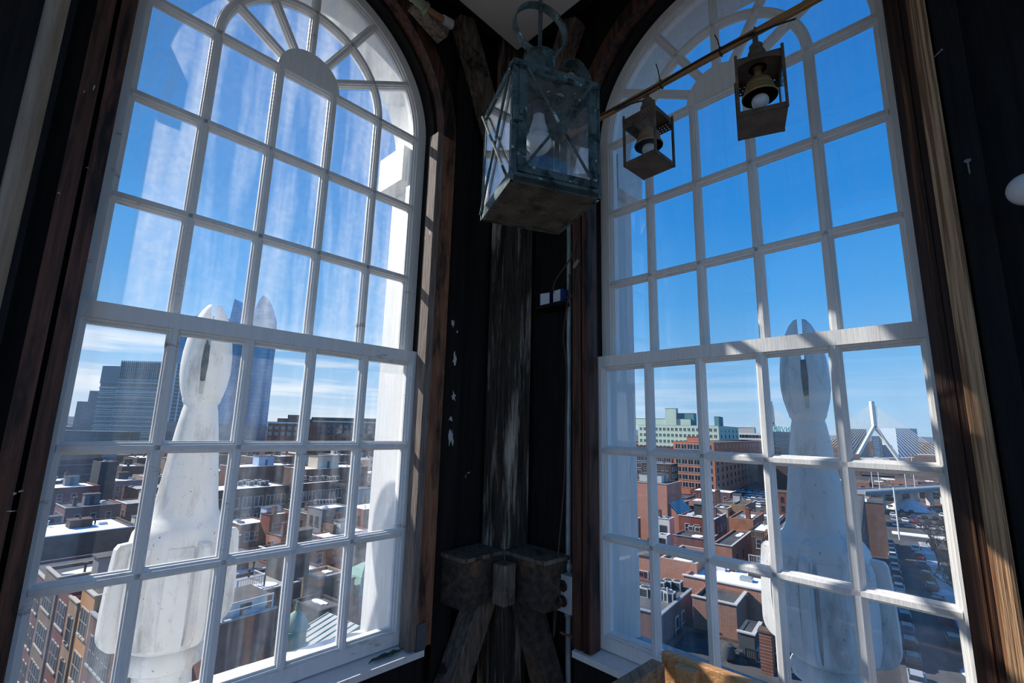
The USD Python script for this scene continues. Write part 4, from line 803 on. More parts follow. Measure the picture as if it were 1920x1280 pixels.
hero('brick_house', 'plain brick house with flat roof right of the tan house', (1398, 947, -16), xl=1372, xr=1410, wall='brick_tan', roof='tar_roof', chim=((-7, 2, 1, 1, 3),))
hero('brick_house', 'brick house with sunlit party wall below the tan house', (1412, 975, -17), xl=1366, xr=1432, wall='brick_orange', snow=.5, chim=((-1.5, 3, .9, .9, 2.2),), B=(2, 2, (1.2, 1.9), SW, 'sash'))
hero('grey_roof_house', 'house with grey roof, bright snow tongue and brick gable left of the right finial', (1372, 1024, -15.8), xl=1335, w2=15, wall='brick_orange', trim='concrete_pale', snow=.6, B=(3, 2, (1.2, 1.8), 'stucco_blue', 'plain'))
hero('flat_house', 'flat grey-roofed house with two white coolers, right window', (1330, 1012, -17.5), xl=1262, xr=1345, wall='brick_purple', roof='tar_roof', trim='steel_grey', snow=.4)
R['salmon'] = hero('salmon_block', 'salmon brick block with blank wall and slanted glass roof in the right window', (1250, 908, -11), xl=1176, xr=1277, wall='brick_salmon', trim='concrete_pale', boxes=((-9, -3, 5, 10, 2, 'concrete_pale'),))
hero('pink_house', 'low orange-pink house with snowy roof right of the salmon block', (1318, 940, -18), xl=1291, xr=1330, wall='brick_salmon', snow=1, A=(4, 1, (2.0, 2.0), DK, 'plain'))
hero('orange_block', 'six-storey orange brick block with square windows, its right side in shade', (1338, 829, None, 235), xl=1262, xr=1437, wall='brick_bright', trim='snow_dirty', A=(6, 6, (2.6, 2.5), 'concrete_pale', 'pair', 1.3, 3.7), B=(16, 6, (2.6, 2.3), 'teal_panel', 'plain', 1.3, 3.7), boxes=((-14, -4, 4, 9, 2.6, 'brick_bright'),))
hero('brown_block', 'purple-brown brick block of grid windows left of the orange block', (1259, 838, None, 252), xl=1176, w2=9, wall='brick_purple', trim='slate', A=(10, 6, (2.2, 2.6), 'stucco_blue', 'pair', 1.5, 3.7), single=False)
R['green'] = hero('green_block', 'large pale green office block with teal side in the right window', (1347, 798, None, 330), xl=1196, xr=1384, wall='green_panel', trim='green_panel', A=(19, 5, (1.9, 2.3), 'green_panel', 'pair', 1.8, 4.3), B=(5, 5, (3.4, 2.6), 'steel_grey', 'pair', 1.6, 4.3), boxes=((-62, -20, 5, 14, 5.0, 'green_panel'), (-38, -30, 4, 9, 12.5, 'green_panel'), (-30, -18, 6, 13, 9.0, 'teal_panel'), (-3, 2 - 2, 2, 14, 6.5, 'teal_panel')), single=False)
hero('white_block', 'white office block right of the green one', (1428, 812, None, 420), xl=1385, w2=14, wall='stucco_white', A=(6, 4, (3.6, 2.6), 'steel_grey', 'pair', 1.6, 4.3), boxes=((-20, -6, 3, 9, 5, 'concrete_pale'),), single=False)
hero('brick_row', 'tall dark brick row along the parked street, right of the right finial', (1612, 1010, -12.5), w1=11, w2=66, wall='brick_dark', trim='slate', B=(21, 4, (1.1, 1.9), 'stucco_grey', 'sash', 1.5, 3.1), single=False, snow=.4)
hero('brick_row', 'brown brick end house of the parked street beside the light pole', (1657, 944, -15), w1=9, w2=16, wall='brick_brown', trim='slate', snow=.6)
# fire escape, decks, sloped glass
def railing(name, lab, pts, h, mt, every=1.2, bars=0, cat='railing', post=.09):
    o = np.asarray(pts[0], float); t = thing(name, lab, cat, o); P = [np.asarray(p, float) - o for p in pts]
    for p, q in zip(P[:-1], P[1:]):
        d = q - p; L = np.linalg.norm(d); n = max(1, int(L / every)); up = np.array([0, 0, 1.])
        obj('top_rail', MB().bar(p + up * h, q + up * h, .09, .09), mt, t); obj('middle_rail', MB().bar(p + up * h * (.5 if not bars else .1), q + up * h * (.5 if not bars else .1), .06, .06), mt, t)
        for k in range(n + 1): obj('rail_post', MB().bar(p + d * k / n, p + d * k / n + up * (h + .05), post, post, up=(0, 1, 0)), mt, t)
        if bars:
            m = MB()
            for k in range(int(L / bars)): x = p + d * (k + .5) / int(L / bars); m.bar(x + up * h * .1, x + up * h, .03, .03, up=(0, 1, 0))
            obj('baluster', m, mt, t, kind='stuff')
    return t
def top(h, x, y, dz=.02): C = h[1]; q = C[:2] + E1 * x + E2 * y; return np.array([q[0], q[1], C[2] + dz])
h = R['reddeck']; railing('deck_railing', 'red wooden railing round a roof deck left of the left finial', [top(h, -h[2] + .3, .3), top(h, -.3, .3), top(h, -.3, h[3] - .3), top(h, -h[2] + .3, h[3] - .3)], 1.1, 'deck_red', 1.6, .32)
h = R['deck']; railing('deck_railing', 'white tube railing round the lowest roof deck in the left window', [top(h, -h[2] + .2, .2), top(h, -.2, .2), top(h, -.2, h[3] - .2)], 1.0, 'steel_white', 2.4)
C = atz(443, 1112, -14.4); railing('deck_railing', 'white picket terrace railing beside the left finial', [C, C + [*(E2 * 2.6), 0], C + [*(E2 * 2.6 - E1 * 2.2), 0]], 1.1, 'steel_white', 1.3, .2)
C = atz(1386, 1003, -17.4); railing('deck_railing', 'plain wooden deck railing on a roof left of the right finial', [C, C + [*(E1 * 4.2), 0], C + [*(E1 * 4.2 + E2 * 4), 0]], 1.1, 'deck_wood', 1.2, .3)
C = atz(1405, 1054, -17.5); railing('deck_railing', 'white picket railing on a roof beside the right finial', [C, C + [*(E1 * 3.0), 0], C + [*(E1 * 3.0 + E2 * 2), 0]], 1.1, 'steel_white', 1.2, .22)
h = R['fire']; C = h[1]; t = thing('fire_escape', 'red iron fire escape on the house at the left edge of the right window', 'fire escape', (C[0], C[1], C[2] - 9.5), GRID)
for k in range(3):
    z = 1.0 + k * 3.0; obj('landing', MB().box(-5.4, -.2, -1.2, -.05, z, z + .08), 'deck_red', t)
    obj('guard', MB().bar((-5.4, -1.2, z + 1.0), (-.2, -1.2, z + 1.0), .06, .06).bar((-5.4, -1.2, z + .5), (-.2, -1.2, z + .5), .05, .05), 'deck_red', t)
    for x in np.linspace(-5.3, -.3, 7): obj('upright', MB().bar((x, -1.2, z), (x, -1.2, z + 1.0), .05, .05, up=(0, 1, 0)), 'deck_red', t)
    if k < 2: obj('stair', MB().bar((-4.8, -.8, z + .1), (-1.2, -.8, z + 3.0), .5, .12), 'deck_red', t)
h = R['salmon']; C = h[1]; t = thing('glass_lean_to', 'slanted dark glass roof leaning on the salmon block', 'glass roof', (C[0], C[1], GZ), GRID); H = C[2] - GZ
w = h[3]; pts = [(0.02, .3, 0), (4.2, .3, 0), (4.2, w, 0), (0.02, w, 0), (0.02, .3, H - 4.5), (4.2, .3, H - 8.6), (4.2, w, H - 8.6), (0.02, w, H - 4.5)]
obj('base_wall', MB().hexa(pts), 'brick_salmon', t)
for k in range(6):
    y0, y1 = .6 + (w - 1.0) * k / 6, .6 + (w - 1.0) * (k + .86) / 6
    obj('glass_panel', MB().hexa([(.1, y0, H - 4.50), (4.1, y0, H - 8.42), (4.1, y1, H - 8.42), (.1, y1, H - 4.50), (.1, y0, H - 4.40), (4.1, y0, H - 8.32), (4.1, y1, H - 8.32), (.1, y1, H - 4.40)]), 'pane_blue', t)
# rooftop coolers and vents
def cooler(lab, P, rz=GRID, group=None):
    t = thing('cooler', lab, 'air conditioner', P, rz, group)
    obj('casing', MB().box(-.48, .48, -.48, .48, .12, 1.0), 'concrete_pale', t); m = MB()
    for x in (-.4, .4):
        for y in (-.4, .4): m.box(x - .06, x + .06, y - .06, y + .06, 0, .12)
    obj('foot', m, 'steel_dark', t); obj('fan_opening', MB().lathe([(.36, 1.0), (.36, 1.03), (.3, 1.04)], 14), 'frame_dark', t); obj('side_grille', MB().box(.48, .50, -.36, .36, .25, .88).box(-.36, .36, -.50, -.48, .25, .88), 'steel_dark', t)
    return t
h = R['A']; c0 = None
ORD = ['first', 'second', 'third', 'fourth', 'fifth', 'sixth', 'seventh', 'eighth', 'ninth', 'tenth', 'eleventh', 'twelfth', 'thirteenth', 'fourteenth', 'fifteenth', 'sixteenth', 'seventeenth', 'eighteenth', 'nineteenth', 'twentieth']
PL = ['far left of them', 'front row, second', 'back row, left', 'front row, third', 'front row beside the vent pipe', 'back row, middle', 'back row, far right', 'middle, behind the second']
for k, (px, py) in enumerate(((1209, 1120), (1222, 1122), (1240, 1108), (1249, 1126), (1256, 1130), (1253, 1106), (1270, 1108), (1234, 1124))):
    P = atz(px, py, h[1][2] - .40); P = P if k else P
    if c0 is None: c0 = cooler(f'grey cooler on the dark-sided brick house roof, {PL[0]}', P, group='coolers on the dark-sided brick house')
    else: dup(c0, P, GRID, f'grey cooler on the dark-sided brick house roof, {PL[k]}')
for px, py in ((1296, 995), (1309, 997)): dup(c0, atz(px, py, -17.7), GRID, f'pale cooler on the flat grey-roofed house, {"left" if px < 1300 else "right"} of the pair', 'coolers on the flat grey roof')
for k in range(14):
    px = 448 + k * 7 if k < 8 else 575 + (k - 8) * 11
    dup(c0, atz(px, 909 - (k % 3) * 2 if k < 8 else 899 - k % 3, -14 if k < 8 else -13.5) + [0, 0, -.4], GRID, f'{ORD[k % 8]} cooler from the left on the snowy roof of the {"longer" if k < 8 else "shorter"} dark brick row', 'coolers on the dark brick rows', (1.3, 1.3, 1.3))
for k in range(6): dup(c0, atz(594 + k * 6, 945, -15.9), GRID, f'{ORD[k]} cooler from the left in the row on the snowy grey flat house', 'coolers on the grey flat house')
def pole(name, lab, cat, P, h, r, mt, arm=None, group=None):
    t = thing(name, lab, cat, P, GRID, group); obj('shaft', MB().tube([(0, 0, 0), (0, 0, h)], r, 8), mt, t, smooth=40)
    if arm: obj('arm', MB().tube([(-arm, 0, h), (arm, 0, h)], r * 1.3, 8), mt, t)
    return t
pole('vent_pipe', 'white vent pipe on the roof of the dark-sided brick house', 'vent pipe', atz(1252, 1133, -14.4), 1.5, .07, 'steel_white')
pole('vent_pipe', 'yellow-topped T-shaped vent pipe on the low dark roof', 'vent pipe', atz(1402, 1186, -16.7), 1.0, .06, 'brick_tan', .3)
P = atz(1441, 1262, -16.7); t = thing('chimney_stack', 'free brick chimney stack at the bottom beside the right finial', 'chimney', P, GRID); obj('stack', MB().box(-.42, .42, -.42, .42, 0, 3.0), 'brick_red', t); obj('cap', MB().box(-.5, .5, -.5, .5, 3.0, 3.15), 'brick_brown', t)
for k in range(12): obj('brick_course', MB().box(-.435, .435, -.435, .435, .12 + k * .24, .16 + k * .24), 'brick_tan', t)
# green pavilion and cupola
P = atz(680, 1128, -19); t = thing('green_pavilion', 'small pavilion with green copper hipped roof at the right of the left window', 'pavilion', P, GRID)
obj('walls', MB().box(-2.2, 2.2, -2.2, 2.2, -9, 1.8), 'stucco_grey', t); obj('eave', MB().box(-2.6, 2.6, -2.6, 2.6, 1.8, 2.0), 'copper_roof', t); obj('roof', MB().lathe([(3.5, 2.0), (2.6, 3.4), (.3, 4.4)], 4, axis=[[.7071, -.7071, 0], [.7071, .7071, 0], [0, 0, 1]]), 'copper_roof', t)
P = atz(552, 1186, -12.0); t = thing('copper_cupola', 'pale green copper cupola on a church roof low in the left window', 'cupola', P, GRID)
obj('drum', MB().lathe([(.95, -14), (.95, -1.0), (.75, -.9), (.75, .2), (.95, .3)], 14), 'copper_roof', t, smooth=35); obj('dome', MB().lathe([(.85, .3), (.75, .7), (.45, 1.1), (.12, 1.35), (.05, 1.9)], 14), 'copper_roof', t, smooth=45)
C = ab(*(w2ab(atz(585, 1236, -14.9))), -14.9); t = thing('metal_roof', 'pale green ribbed metal roof at the foot of the left window', 'roof', (C[0], C[1], GZ), GRID); FOOT.append((w2ab(C)[0] - 8, w2ab(C)[0], w2ab(C)[1], w2ab(C)[1] + 5)); H = C[2] - GZ
obj('slope', MB().hexa([(-4.5, 0, 0), (0, 0, 0), (0, 4, 0), (-4.5, 4, 0), (-4.5, 0, H), (0, 0, H), (0, 4, H + 1.0), (-4.5, 4, H + 1.0)]), 'concrete_pale', t)
for k in range(7): obj('rib', MB().bar((-4.3 + k * .7, .0, H + .03), (-4.3 + k * .7, 4, H + 1.03), .06, .06), 'copper_roof', t)
# ---- towers and far blocks
SLABS = []
def slab(name, lab, px0, px1, y, pytop, mt, depth=30, cat='tower', yaw=0.0, poly=None, extra=None):
    """A tall block y metres ahead; poly gives its outline as picture points on that plane."""
    if poly is None:
        p0, p1 = atd(px0, 820, y), atd(px1, 820, y); tp = atd((px0 + px1) / 2, pytop, y)[2]; q = [(p0[0], GZ), (p1[0], GZ), (p1[0], tp), (p0[0], tp)]
    else: q = [(atd(*p, y)[0], atd(*p, y)[2]) for p in poly]; zb = min(z for _, z in q); q = [(x, GZ if z < zb + 3 else z) for x, z in q]
    SLABS.append((min(x for x, _ in q), max(x for x, _ in q), y, y + depth)); cx = sum(x for x, _ in q) / len(q); t = thing(name, lab, cat, (cx, y, GZ)); t_ = obj('block', MB().prism(Polygon([(x - cx, z - GZ) for x, z in q]), 0, depth), mt, t)
    if extra: extra(t, q, cx, y)
    return t
def louvre(t, q, cx, y):
    x0, x1 = q[0][0] - cx, q[1][0] - cx; zt = max(z for _, z in q) - GZ
    for k in range(26):
        x = x0 + (x1 - x0) * (k + .5) / 26; obj('roof_fin', MB().box(x - .35, x + .35, -1.0, -.1, zt - 15, zt + 1.2), 'steel_grey', t)
    for k in range(22): obj('floor_band', MB().box(x0, x1, -.9, -.05, zt - 19.5 - k * 4.3, zt - 18.3 - k * 4.3), 'concrete_pale', t)
slab('office_tower', 'wide grey gridded office tower with louvred top at the far left', 203, 306, 430, 679, 'tower_grid', 26, extra=louvre)
slab('office_tower', 'narrower set-back wing left of the grey gridded tower', 170, 204, 434, 688, 'tower_grid', 26, extra=louvre)
slab('office_slab', 'dark stepped office slab left of the grey tower', 152, 172, 470, 732, 'tower_dark', 30); slab('office_slab', 'lower dark office slab at the far left edge', 132, 154, 480, 752, 'tower_dark', 30)
slab('low_block', 'long pale low building in front of the grey tower', 118, 225, 380, 808, 'mid_grid', 20, cat='building')
slab('glass_tower', 'blue glass tower wing behind the left finial', 0, 0, 520, 0, 'tower_blue', 34, poly=[(296, 830), (400, 830), (414, 592), (318, 592)])
slab('glass_tower', 'slim blue glass tower blade right of the left finial', 0, 0, 560, 0, 'tower_blue', 34, poly=[(408, 830), (450, 830), (470, 600), (452, 578), (440, 560), (430, 600)])
slab('glass_tower', 'tall blue glass tower with a curved pointed top beside the left finial', 0, 0, 500, 0, 'tower_blue', 10, poly=[(448, 830), (488, 830), (505, 672), (511, 630), (511, 602), (506, 580), (500, 565), (494, 553), (486, 562), (478, 580)])
slab('dark_tower', 'dark blue tower low behind the left finial', 388, 470, 420, 795, 'tower_dark', 24); slab('dark_tower', 'dark blue block low behind the left finial neck', 296, 345, 410, 790, 'tower_dark', 24)
def mid(t, q, cx, y):
    x0, x1 = q[0][0] - cx, q[1][0] - cx; zt = max(z for _, z in q) - GZ
    obj('upper_floor', MB().box(x0 + 4, x1 - 2, 3, 14, zt, zt + 2.6), 'slate', t); obj('roof_line', MB().box(x0 - .5, x1 + .5, -.6, .4, zt - .6, zt + .3), 'snow_dirty', t)
    for k in range(int((x1 - x0) / 4)):
        x = x0 + 2 + k * 4
        for z in range(4): obj('balcony_bay', MB().box(x - 1.3, x + 1.3, -.8, -.05, zt - 4.4 - z * 3.6, zt - 2.2 - z * 3.6), 'pane_blue' if z < 2 else 'brick_red', t)
slab('apartment_block', 'mid-rise brick and glass block right of the glass towers', 500, 572, 300, 792, 'brick_red', 18, cat='building', extra=lambda t, q, cx, y: (mid(t, q, cx, y), obj('stair_tower', MB().box(-2.5, 6.5, 5, 12, 20, atd(540, 777, y)[2] - GZ), 'slate', t))); slab('apartment_block', 'long mid-rise grey-blue block with snowy roof line in the left window', 566, 705, 330, 790, 'mid_grid', 18, cat='building', extra=mid)
slab('office_slab', 'grey boxy block behind the bridge pylon', 1594, 1626, 760, 804, 'stucco_grey', 30, cat='building'); 
def bands(t, q, cx, y):
    x0, x1 = q[0][0] - cx, q[1][0] - cx; zt = max(z for _, z in q) - GZ
    for k in range(6): obj('floor_band', MB().box(x0 + (x1 - x0) * .34, x1 - .5, -.8, -.05, zt - 14 - k * 5, zt - 11.4 - k * 5), 'concrete_pale', t)
slab('office_slab', 'white and glass office block right of the bridge pylon', 1681, 1721, 740, 803, 'stucco_blue', 30, cat='building', extra=bands)
slab('low_block', 'low pale depot left of the white office block', 1652, 1692, 780, 818, 'tower_dark', 20, cat='building')
# ---- the cable-stayed bridge
p0, p1 = atd(1380, 862, 760), atd(1800, 858, 640); bridge = thing('cable_bridge', 'white cable-stayed bridge with inverted-Y pylons in the right window', 'bridge', (p0[0], p0[1], GZ)); BO = np.array([p0[0], p0[1], GZ])
obj('deck', MB().bar(p0 - BO, p1 - BO, 18, 2.2), 'concrete_pale', bridge)
for k in range(9): q = p0 - BO + (p1 - p0) * (k + .5) / 9; obj('pier', MB().box(q[0] - 1.5, q[0] + 1.5, q[1] - 1.5, q[1] + 1.5, 0, q[2] - 1), 'concrete_pale', bridge)
def pylon(y, tip, knee, lf, rt, deck):
    f = lambda p: atd(*p, y) - BO; k = f(knee); nr = k + [0, 0, -1]; top_ = f(tip)
    mast = obj('mast', MB().bar(k, top_, 4.2, 4.6, up=(0, 1, 0)), 'bridge_white', bridge)
    for q in (lf, rt): e = f(q); d = e - k; s = k[2] / (k[2] - e[2]); obj('leg', MB().bar(nr, k + d * s, 3.4, 4.2, up=(0, 1, 0)), 'bridge_white', mast)
    for side in (-1, 1):
        for i in range(15):
            z0 = k + (top_ - k) * (.15 + .8 * i / 15); d0 = f(deck[0 if side < 0 else 1]); e = np.array([k[0] + (d0[0] - k[0]) * (.12 + .88 * (i + 1) / 15), k[1] + (30 + 70 * i / 15) * (1 if side < 0 else -.6), d0[2]])
            obj('cable', MB().tube([z0, e], .28, 4, caps=False), 'bridge_white', mast)
pylon(650, (1634, 752), (1639, 797), (1606, 858), (1683, 858), ((1588, 862), (1714, 858)))
pylon(800, (1444, 752), (1449, 790), (1424, 858), (1482, 858), ((1400, 862), (1512, 860)))
def strips(t, q, cx, y):
    x0, x1 = q[0][0] - cx, q[1][0] - cx; zt = max(z for _, z in q) - GZ
    for k in range(6): obj('glass_band', MB().box(x0 + .8, x1 - .8, -.4, -.02, zt - 3.4 - k * 4.2, zt - 1.2 - k * 4.2), 'pane_blue', t)
slab('teal_block', 'teal glass block under the green roof sign, behind the right finial', 1449, 1530, 430, 810, 'teal_panel', 18, cat='building', extra=strips)
slab('red_block', 'dark red block left of and below the teal glass block', 1446, 1462, 400, 838, 'brick_red', 14, cat='building', extra=strips)
p0, p1 = atd(1438, 810, 431), atd(1500, 812, 431); s_ = p1[0] - p0[0]
tm = meshkit.text_mesh('CONVERSE', 4.4, .5, bold=True); tm.apply_translation(-np.array([tm.bounds[0][0], tm.bounds[0][1], 0])); wid = tm.bounds[1][0]; v = np.array(tm.vertices); k = s_ / wid
t = thing('roof_sign', 'pale green roof sign of capital letters seen from behind', 'sign', p0)
obj('letters', MB().add(np.stack([s_ - v[:, 0] * k, 1.0 + v[:, 2], v[:, 1] + .6], 1), tm.faces), 'sign_green', t)      # it faces the far side, so it reads mirrored from here
m = MB().bar((0, 1.8, .6), (s_, 1.8, .6), .3, .3)
for i in range(9): m.bar((s_ * i / 8, 1.8, 0), (s_ * i / 8, 1.8, 5.4), .3, .3, up=(0, 1, 0))
obj('frame', m, 'steel_dark', t)
# clutter on the low dark roof
P = atz(1398, 1236, -16.4); railing('deck_railing', 'black iron railing on the low dark roof beside the right finial', [P, P + [*(E1 * 2.2), 0], P + [*(E1 * 2.2 + E2 * 1.6), 0]], .9, 'steel_dark', .8, .14, post=.05)
P = atz(1410, 1228, -16.4); t = thing('garden_table', 'white garden table on the low dark roof', 'table', P, GRID); obj('top', MB().box(-.7, .7, -.4, .4, .68, .73), 'steel_white', t)
for x in (-.6, .6):
    for y in (-.3, .3): obj('leg', MB().box(x - .03, x + .03, y - .03, y + .03, 0, .68), 'steel_white', t)
P = atz(1366, 1232, -16.4); t = thing('covered_barbecue', 'dark covered barbecue shape on the low dark roof', 'barbecue', P, GRID); obj('cover', MB().lathe([(.5, 0), (.55, .5), (.45, .95), (.1, 1.1)], 9), 'slate', t, smooth=50); obj('side_shelf', MB().box(.3, 1.1, -.25, .25, .7, .78), 'slate', t)
P = atz(1358, 1176, -16.4); t = thing('tarpaulin', 'blue tarpaulin propped against the brick wall', 'tarpaulin', P, GRID); obj('sheet', MB().hexa([(-.9, 0, 0), (.9, -.2, 0), (.9, .0, 0), (-.9, .2, 0), (-.5, .5, 1.1), (.9, .4, 1.5), (.9, .45, 1.5), (-.5, .55, 1.1)]), 'stucco_blue', t)
# ---------------------------------------------------------------- filler houses, cars, trees
def clear_of_slabs(a0, a1, b0, b1):
    q = [ab(a, b) for a in (a0, a1) for b in (b0, b1)]; x0, x1 = min(p[0] for p in q), max(p[0] for p in q); y0, y1 = min(p[1] for p in q), max(p[1] for p in q)
    return all(x1 < s[0] - 2 or x0 > s[1] + 2 or y1 < s[2] - 3 or y0 > s[3] + 2 for s in SLABS)
SLABS += [(470, 720, 560, 800), (420, 560, 700, 900)]
def free(a0, a1, b0, b1, m=.8): return clear_of_slabs(a0, a1, b0, b1) and all(a1 + m < f[0] or a0 - m > f[1] or b1 + m < f[2] or b0 - m > f[3] for f in FOOT)
FOOT += [(-24, 60, 232, 345), (-.5, 30, 20, 420), (-60, -34, 222, 300), (-30, 12, -30, 33)]   # street, car park, under the tower
def in_view(P):
    if P[1] < 4: return 0
    x, y = proj(P)
    return 1 if 20 < x < 768 and 825 < y < 1330 else 2 if 1150 < x < 1790 and 830 < y < 1330 else 0
WALLS = ['brick_red', 'brick_brown', 'brick_dark', 'brick_purple', 'brick_brick', 'brick_tan', 'brick_orange', 'stucco_grey', 'stucco_white']; WT = [5, 6, 4, 4, 3, 3, 2, 2, 1]
ADJ = {'brick_red': 'red brick', 'brick_brown': 'brown brick', 'brick_dark': 'dark brick', 'brick_purple': 'purple-brown brick', 'brick_brick': 'deep red brick', 'brick_tan': 'tan brick', 'brick_orange': 'orange brick', 'stucco_grey': 'grey', 'stucco_white': 'white'}
rf = random.Random(8); nfill = 0; seen_ = {}
WORD = ['first', 'second', 'third', 'fourth', 'fifth']
def pane_of(P):
    fr = FL if P[0] < 0 else FR; d = np.asarray(P) - [0, 0, EYE]; k = (fr.c @ fr.n) / (d[:2] @ fr.n); u = (d[:2] * k - fr.c) @ fr.t; z = EYE + d[2] * k
    return f'{["bottom", "middle", "top"][int(z > H2) + int(z > H1)]} row, {WORD[int(min(4, max(0, u / CW + 2.5)))]} pane'
for row in range(0, 36):
    bb = 18 + row * 11.2; depth = 9.9
    a = -420.0
    while a < 60:
        dist = math.hypot(a, bb); wid = rf.uniform(4.8, 7.5) if dist < 120 else rf.uniform(8, 13) if dist < 220 else rf.uniform(14, 26); a += wid
        if nfill >= 290: break
        zr_ = rf.uniform(-22, -20) if -85 < a < -20 and 120 < bb < 230 else rf.uniform(-19.5, -15.5) if dist < 240 else rf.uniform(-19, -13); C = ab(a, bb + rf.uniform(-.4, .4), zr_)
        side = in_view([*C[:2], zr_]) or in_view([*C[:2], GZ + 3])
        if not side or dist > 380 or not free(a - wid, a, bb - .5, bb + depth + .5): continue
        wm = rf.choices(WALLS, WT)[0]; sn = rf.choice([0, .3, .4, .7, 1, 1]) if side == 1 else rf.choice([0, .3, .4, .7, 1]); near_ = dist < 95
        ch = [(-wid * rf.uniform(.1, .9), rf.uniform(1, depth - 1), .9, .7, rf.uniform(1.0, 2.0)) for _ in range(rf.choice([0, 1, 1, 2]))]
        bx = [(-wid * .7, -wid * .7 + 2.2, depth * .4, depth * .4 + 2.8, 2.3, rf.choice(['stucco_grey', 'concrete_pale', 'slate', 'brick_brown']))] if rf.random() < .45 else []
        zone = 'left window' if side == 1 else 'right window'; seen_.setdefault(1, 0); far = 'far' if dist > 170 else 'near' if dist < 95 else 'mid-distance'
        bits = ('snow-covered ' if sn == 1 else 'snow-patched ' if sn else 'bare-roofed ') + ADJ[wm] + ' house' + [' ', ' with chimney', ' with two chimneys'][len(ch)].rstrip() + (' and cabin' if bx and ch else ' with cabin' if bx else '')
        lab_ = f'{bits}, {zone}, {pane_of([*C[:2], zr_])}'
        for extra in ('lower', 'upper', 'left-hand', 'right-hand', 'rearmost'):
            if lab_ not in seen_: break
            lab_ = f'{extra} {bits}, {zone}, {pane_of([*C[:2], zr_])}'
        seen_[lab_] = 1
        building('row_house', lab_, C, wid - .12, depth, wm, roof=rf.choice(['tar_roof', 'tar_roof', 'pale_roof']), group=f'{far} rooftop houses beyond the {zone}',
                 A=(max(2, int(wid / 2.3)), 3, (1.05, 1.75), rf.choice([SW, SW, DK, ST]), 'sash') if dist < 260 else None, B=(3 if dist < 200 else 4, 2, (1.05, 1.75), rf.choice([SW, SW, DK]), 'sash') if dist < 260 else None,
                 trim=rf.choice([None, 'slate', 'concrete_pale', 'steel_grey', 'snow_dirty']), snow=sn, chim=ch, boxes=bx, single=near_)
        nfill += 1
# far roofs up to the skyline: too many and too small to count
m = MB(); m2 = MB(); rr = random.Random(5)
for k in range(900):
    y = rr.uniform(380, 1900) if k % 3 else rr.uniform(380, 800); x = rr.uniform(-1.15, 1.15) * y
    if abs(x) < .12 * y: continue
    if any(s[0] - 26 < x < s[1] + 26 and s[2] - 24 < y < s[3] + 24 for s in SLABS) or not free(*(lambda q: (q[0] - 17, q[0] + 17, q[1] - 17, q[1] + 17))(w2ab((x, y)))): continue
    w, d, h_ = rr.uniform(12, 34), rr.uniform(10, 20), rr.uniform(7, 15) + y * .004
    if x > 0 and y < 700 and .72 < x / y < .85: h_ = 6
    c_, s_ = math.cos(GRID), math.sin(GRID); q = [(x + c_ * i - s_ * j, y + s_ * i + c_ * j) for i, j in ((-w / 2, -d / 2), (w / 2, -d / 2), (w / 2, d / 2), (-w / 2, d / 2))]
    m.hexa([(*p, GZ) for p in q] + [(*p, GZ + h_) for p in q]); 
    if rr.random() < .4: m2.hexa([(*p, GZ + h_) for p in q] + [(*p, GZ + h_ + .4) for p in q])
x = thing('far_rooftops', 'distant low rooftops with patches of snow below the skyline', 'buildings', (0, 0, 0), kind='stuff'); obj('walls', m, 'brick_brown', x, kind='stuff'); obj('snow_cover', m2, 'snow_dirty', x, kind='stuff')
# hills on the horizon
for lab, x0, x1, y, hh, sd in (('low hill line tinted haze blue on the horizon behind the bridge', 900, 6500, 5000, 46, 3), ('low hill line on the horizon beyond the left window', -6500, -600, 5000, 40, 7)):
    n = 90; v, f = [], []; q = np.linspace(x0, x1, n)
    hz = [hh * (.55 + .45 * meshkit.fbm(np.array([[x / 900.0, sd, 0]]), 4, sd)[0]) for x in q]
    for i in range(n): v += [(q[i], y - 260, GZ - 20), (q[i], y, EYE + max(4, hz[i]) - 12), (q[i], y + 400, GZ - 20)]
    for i in range(n - 1): f += [(i * 3, i * 3 + 3, i * 3 + 4, i * 3 + 1), (i * 3 + 1, i * 3 + 4, i * 3 + 5, i * 3 + 2)]
    obj('hills', MB().add(v, f), 'hill_far', None, smooth=True, label=lab, cat='hills', kind='structure')
# street and car parks
x = thing('street', 'shaded side street with parked cars below the right finial', 'street', ab(0, 0, GZ), GRID, kind='structure'); obj('roadway', MB().box(.5, 8.6, 20, 190, .01, .05), 'road', x); obj('pavement', MB().box(8.6, 11, 20, 188, .01, .16), 'concrete_pale', x)
for k in range(9): obj('snow_bank', MB().lathe([(1.6 + .4 * (k % 3), 0), (1.0, .4), (.3, .62)], 10, (9.0, 62 + k * 13.7, .05)), 'snow_dirty', x)
x = thing('car_park', 'open car park with rows of cars and snow beyond the street', 'car park', ab(2, 196, GZ), GRID, kind='structure'); obj('surface', MB().box(-1, 34, 0, 108, .01, .06), 'asphalt', x); obj('snow_heap', MB().lathe([(9, 0), (6, 1.6), (2.4, 3.4), (.4, 4.4)], 14, (9, 74, .05)), 'snow_dirty', x); obj('snow_field', MB().box(1, 30, 1, 6, .06, .3), 'snow', x); obj('red_paving', MB().box(4, 34, 92, 104, .06, .1), 'brick_brick', x)
x = thing('car_park', 'car park packed with pale cars left of the right finial', 'car park', ab(-60, 226, GZ), GRID, kind='structure'); obj('surface', MB().box(0, 22, 0, 72, .01, .06), 'asphalt', x); obj('snow_patch', MB().box(.5, 21, .5, 4, .06, .3), 'snow', x)
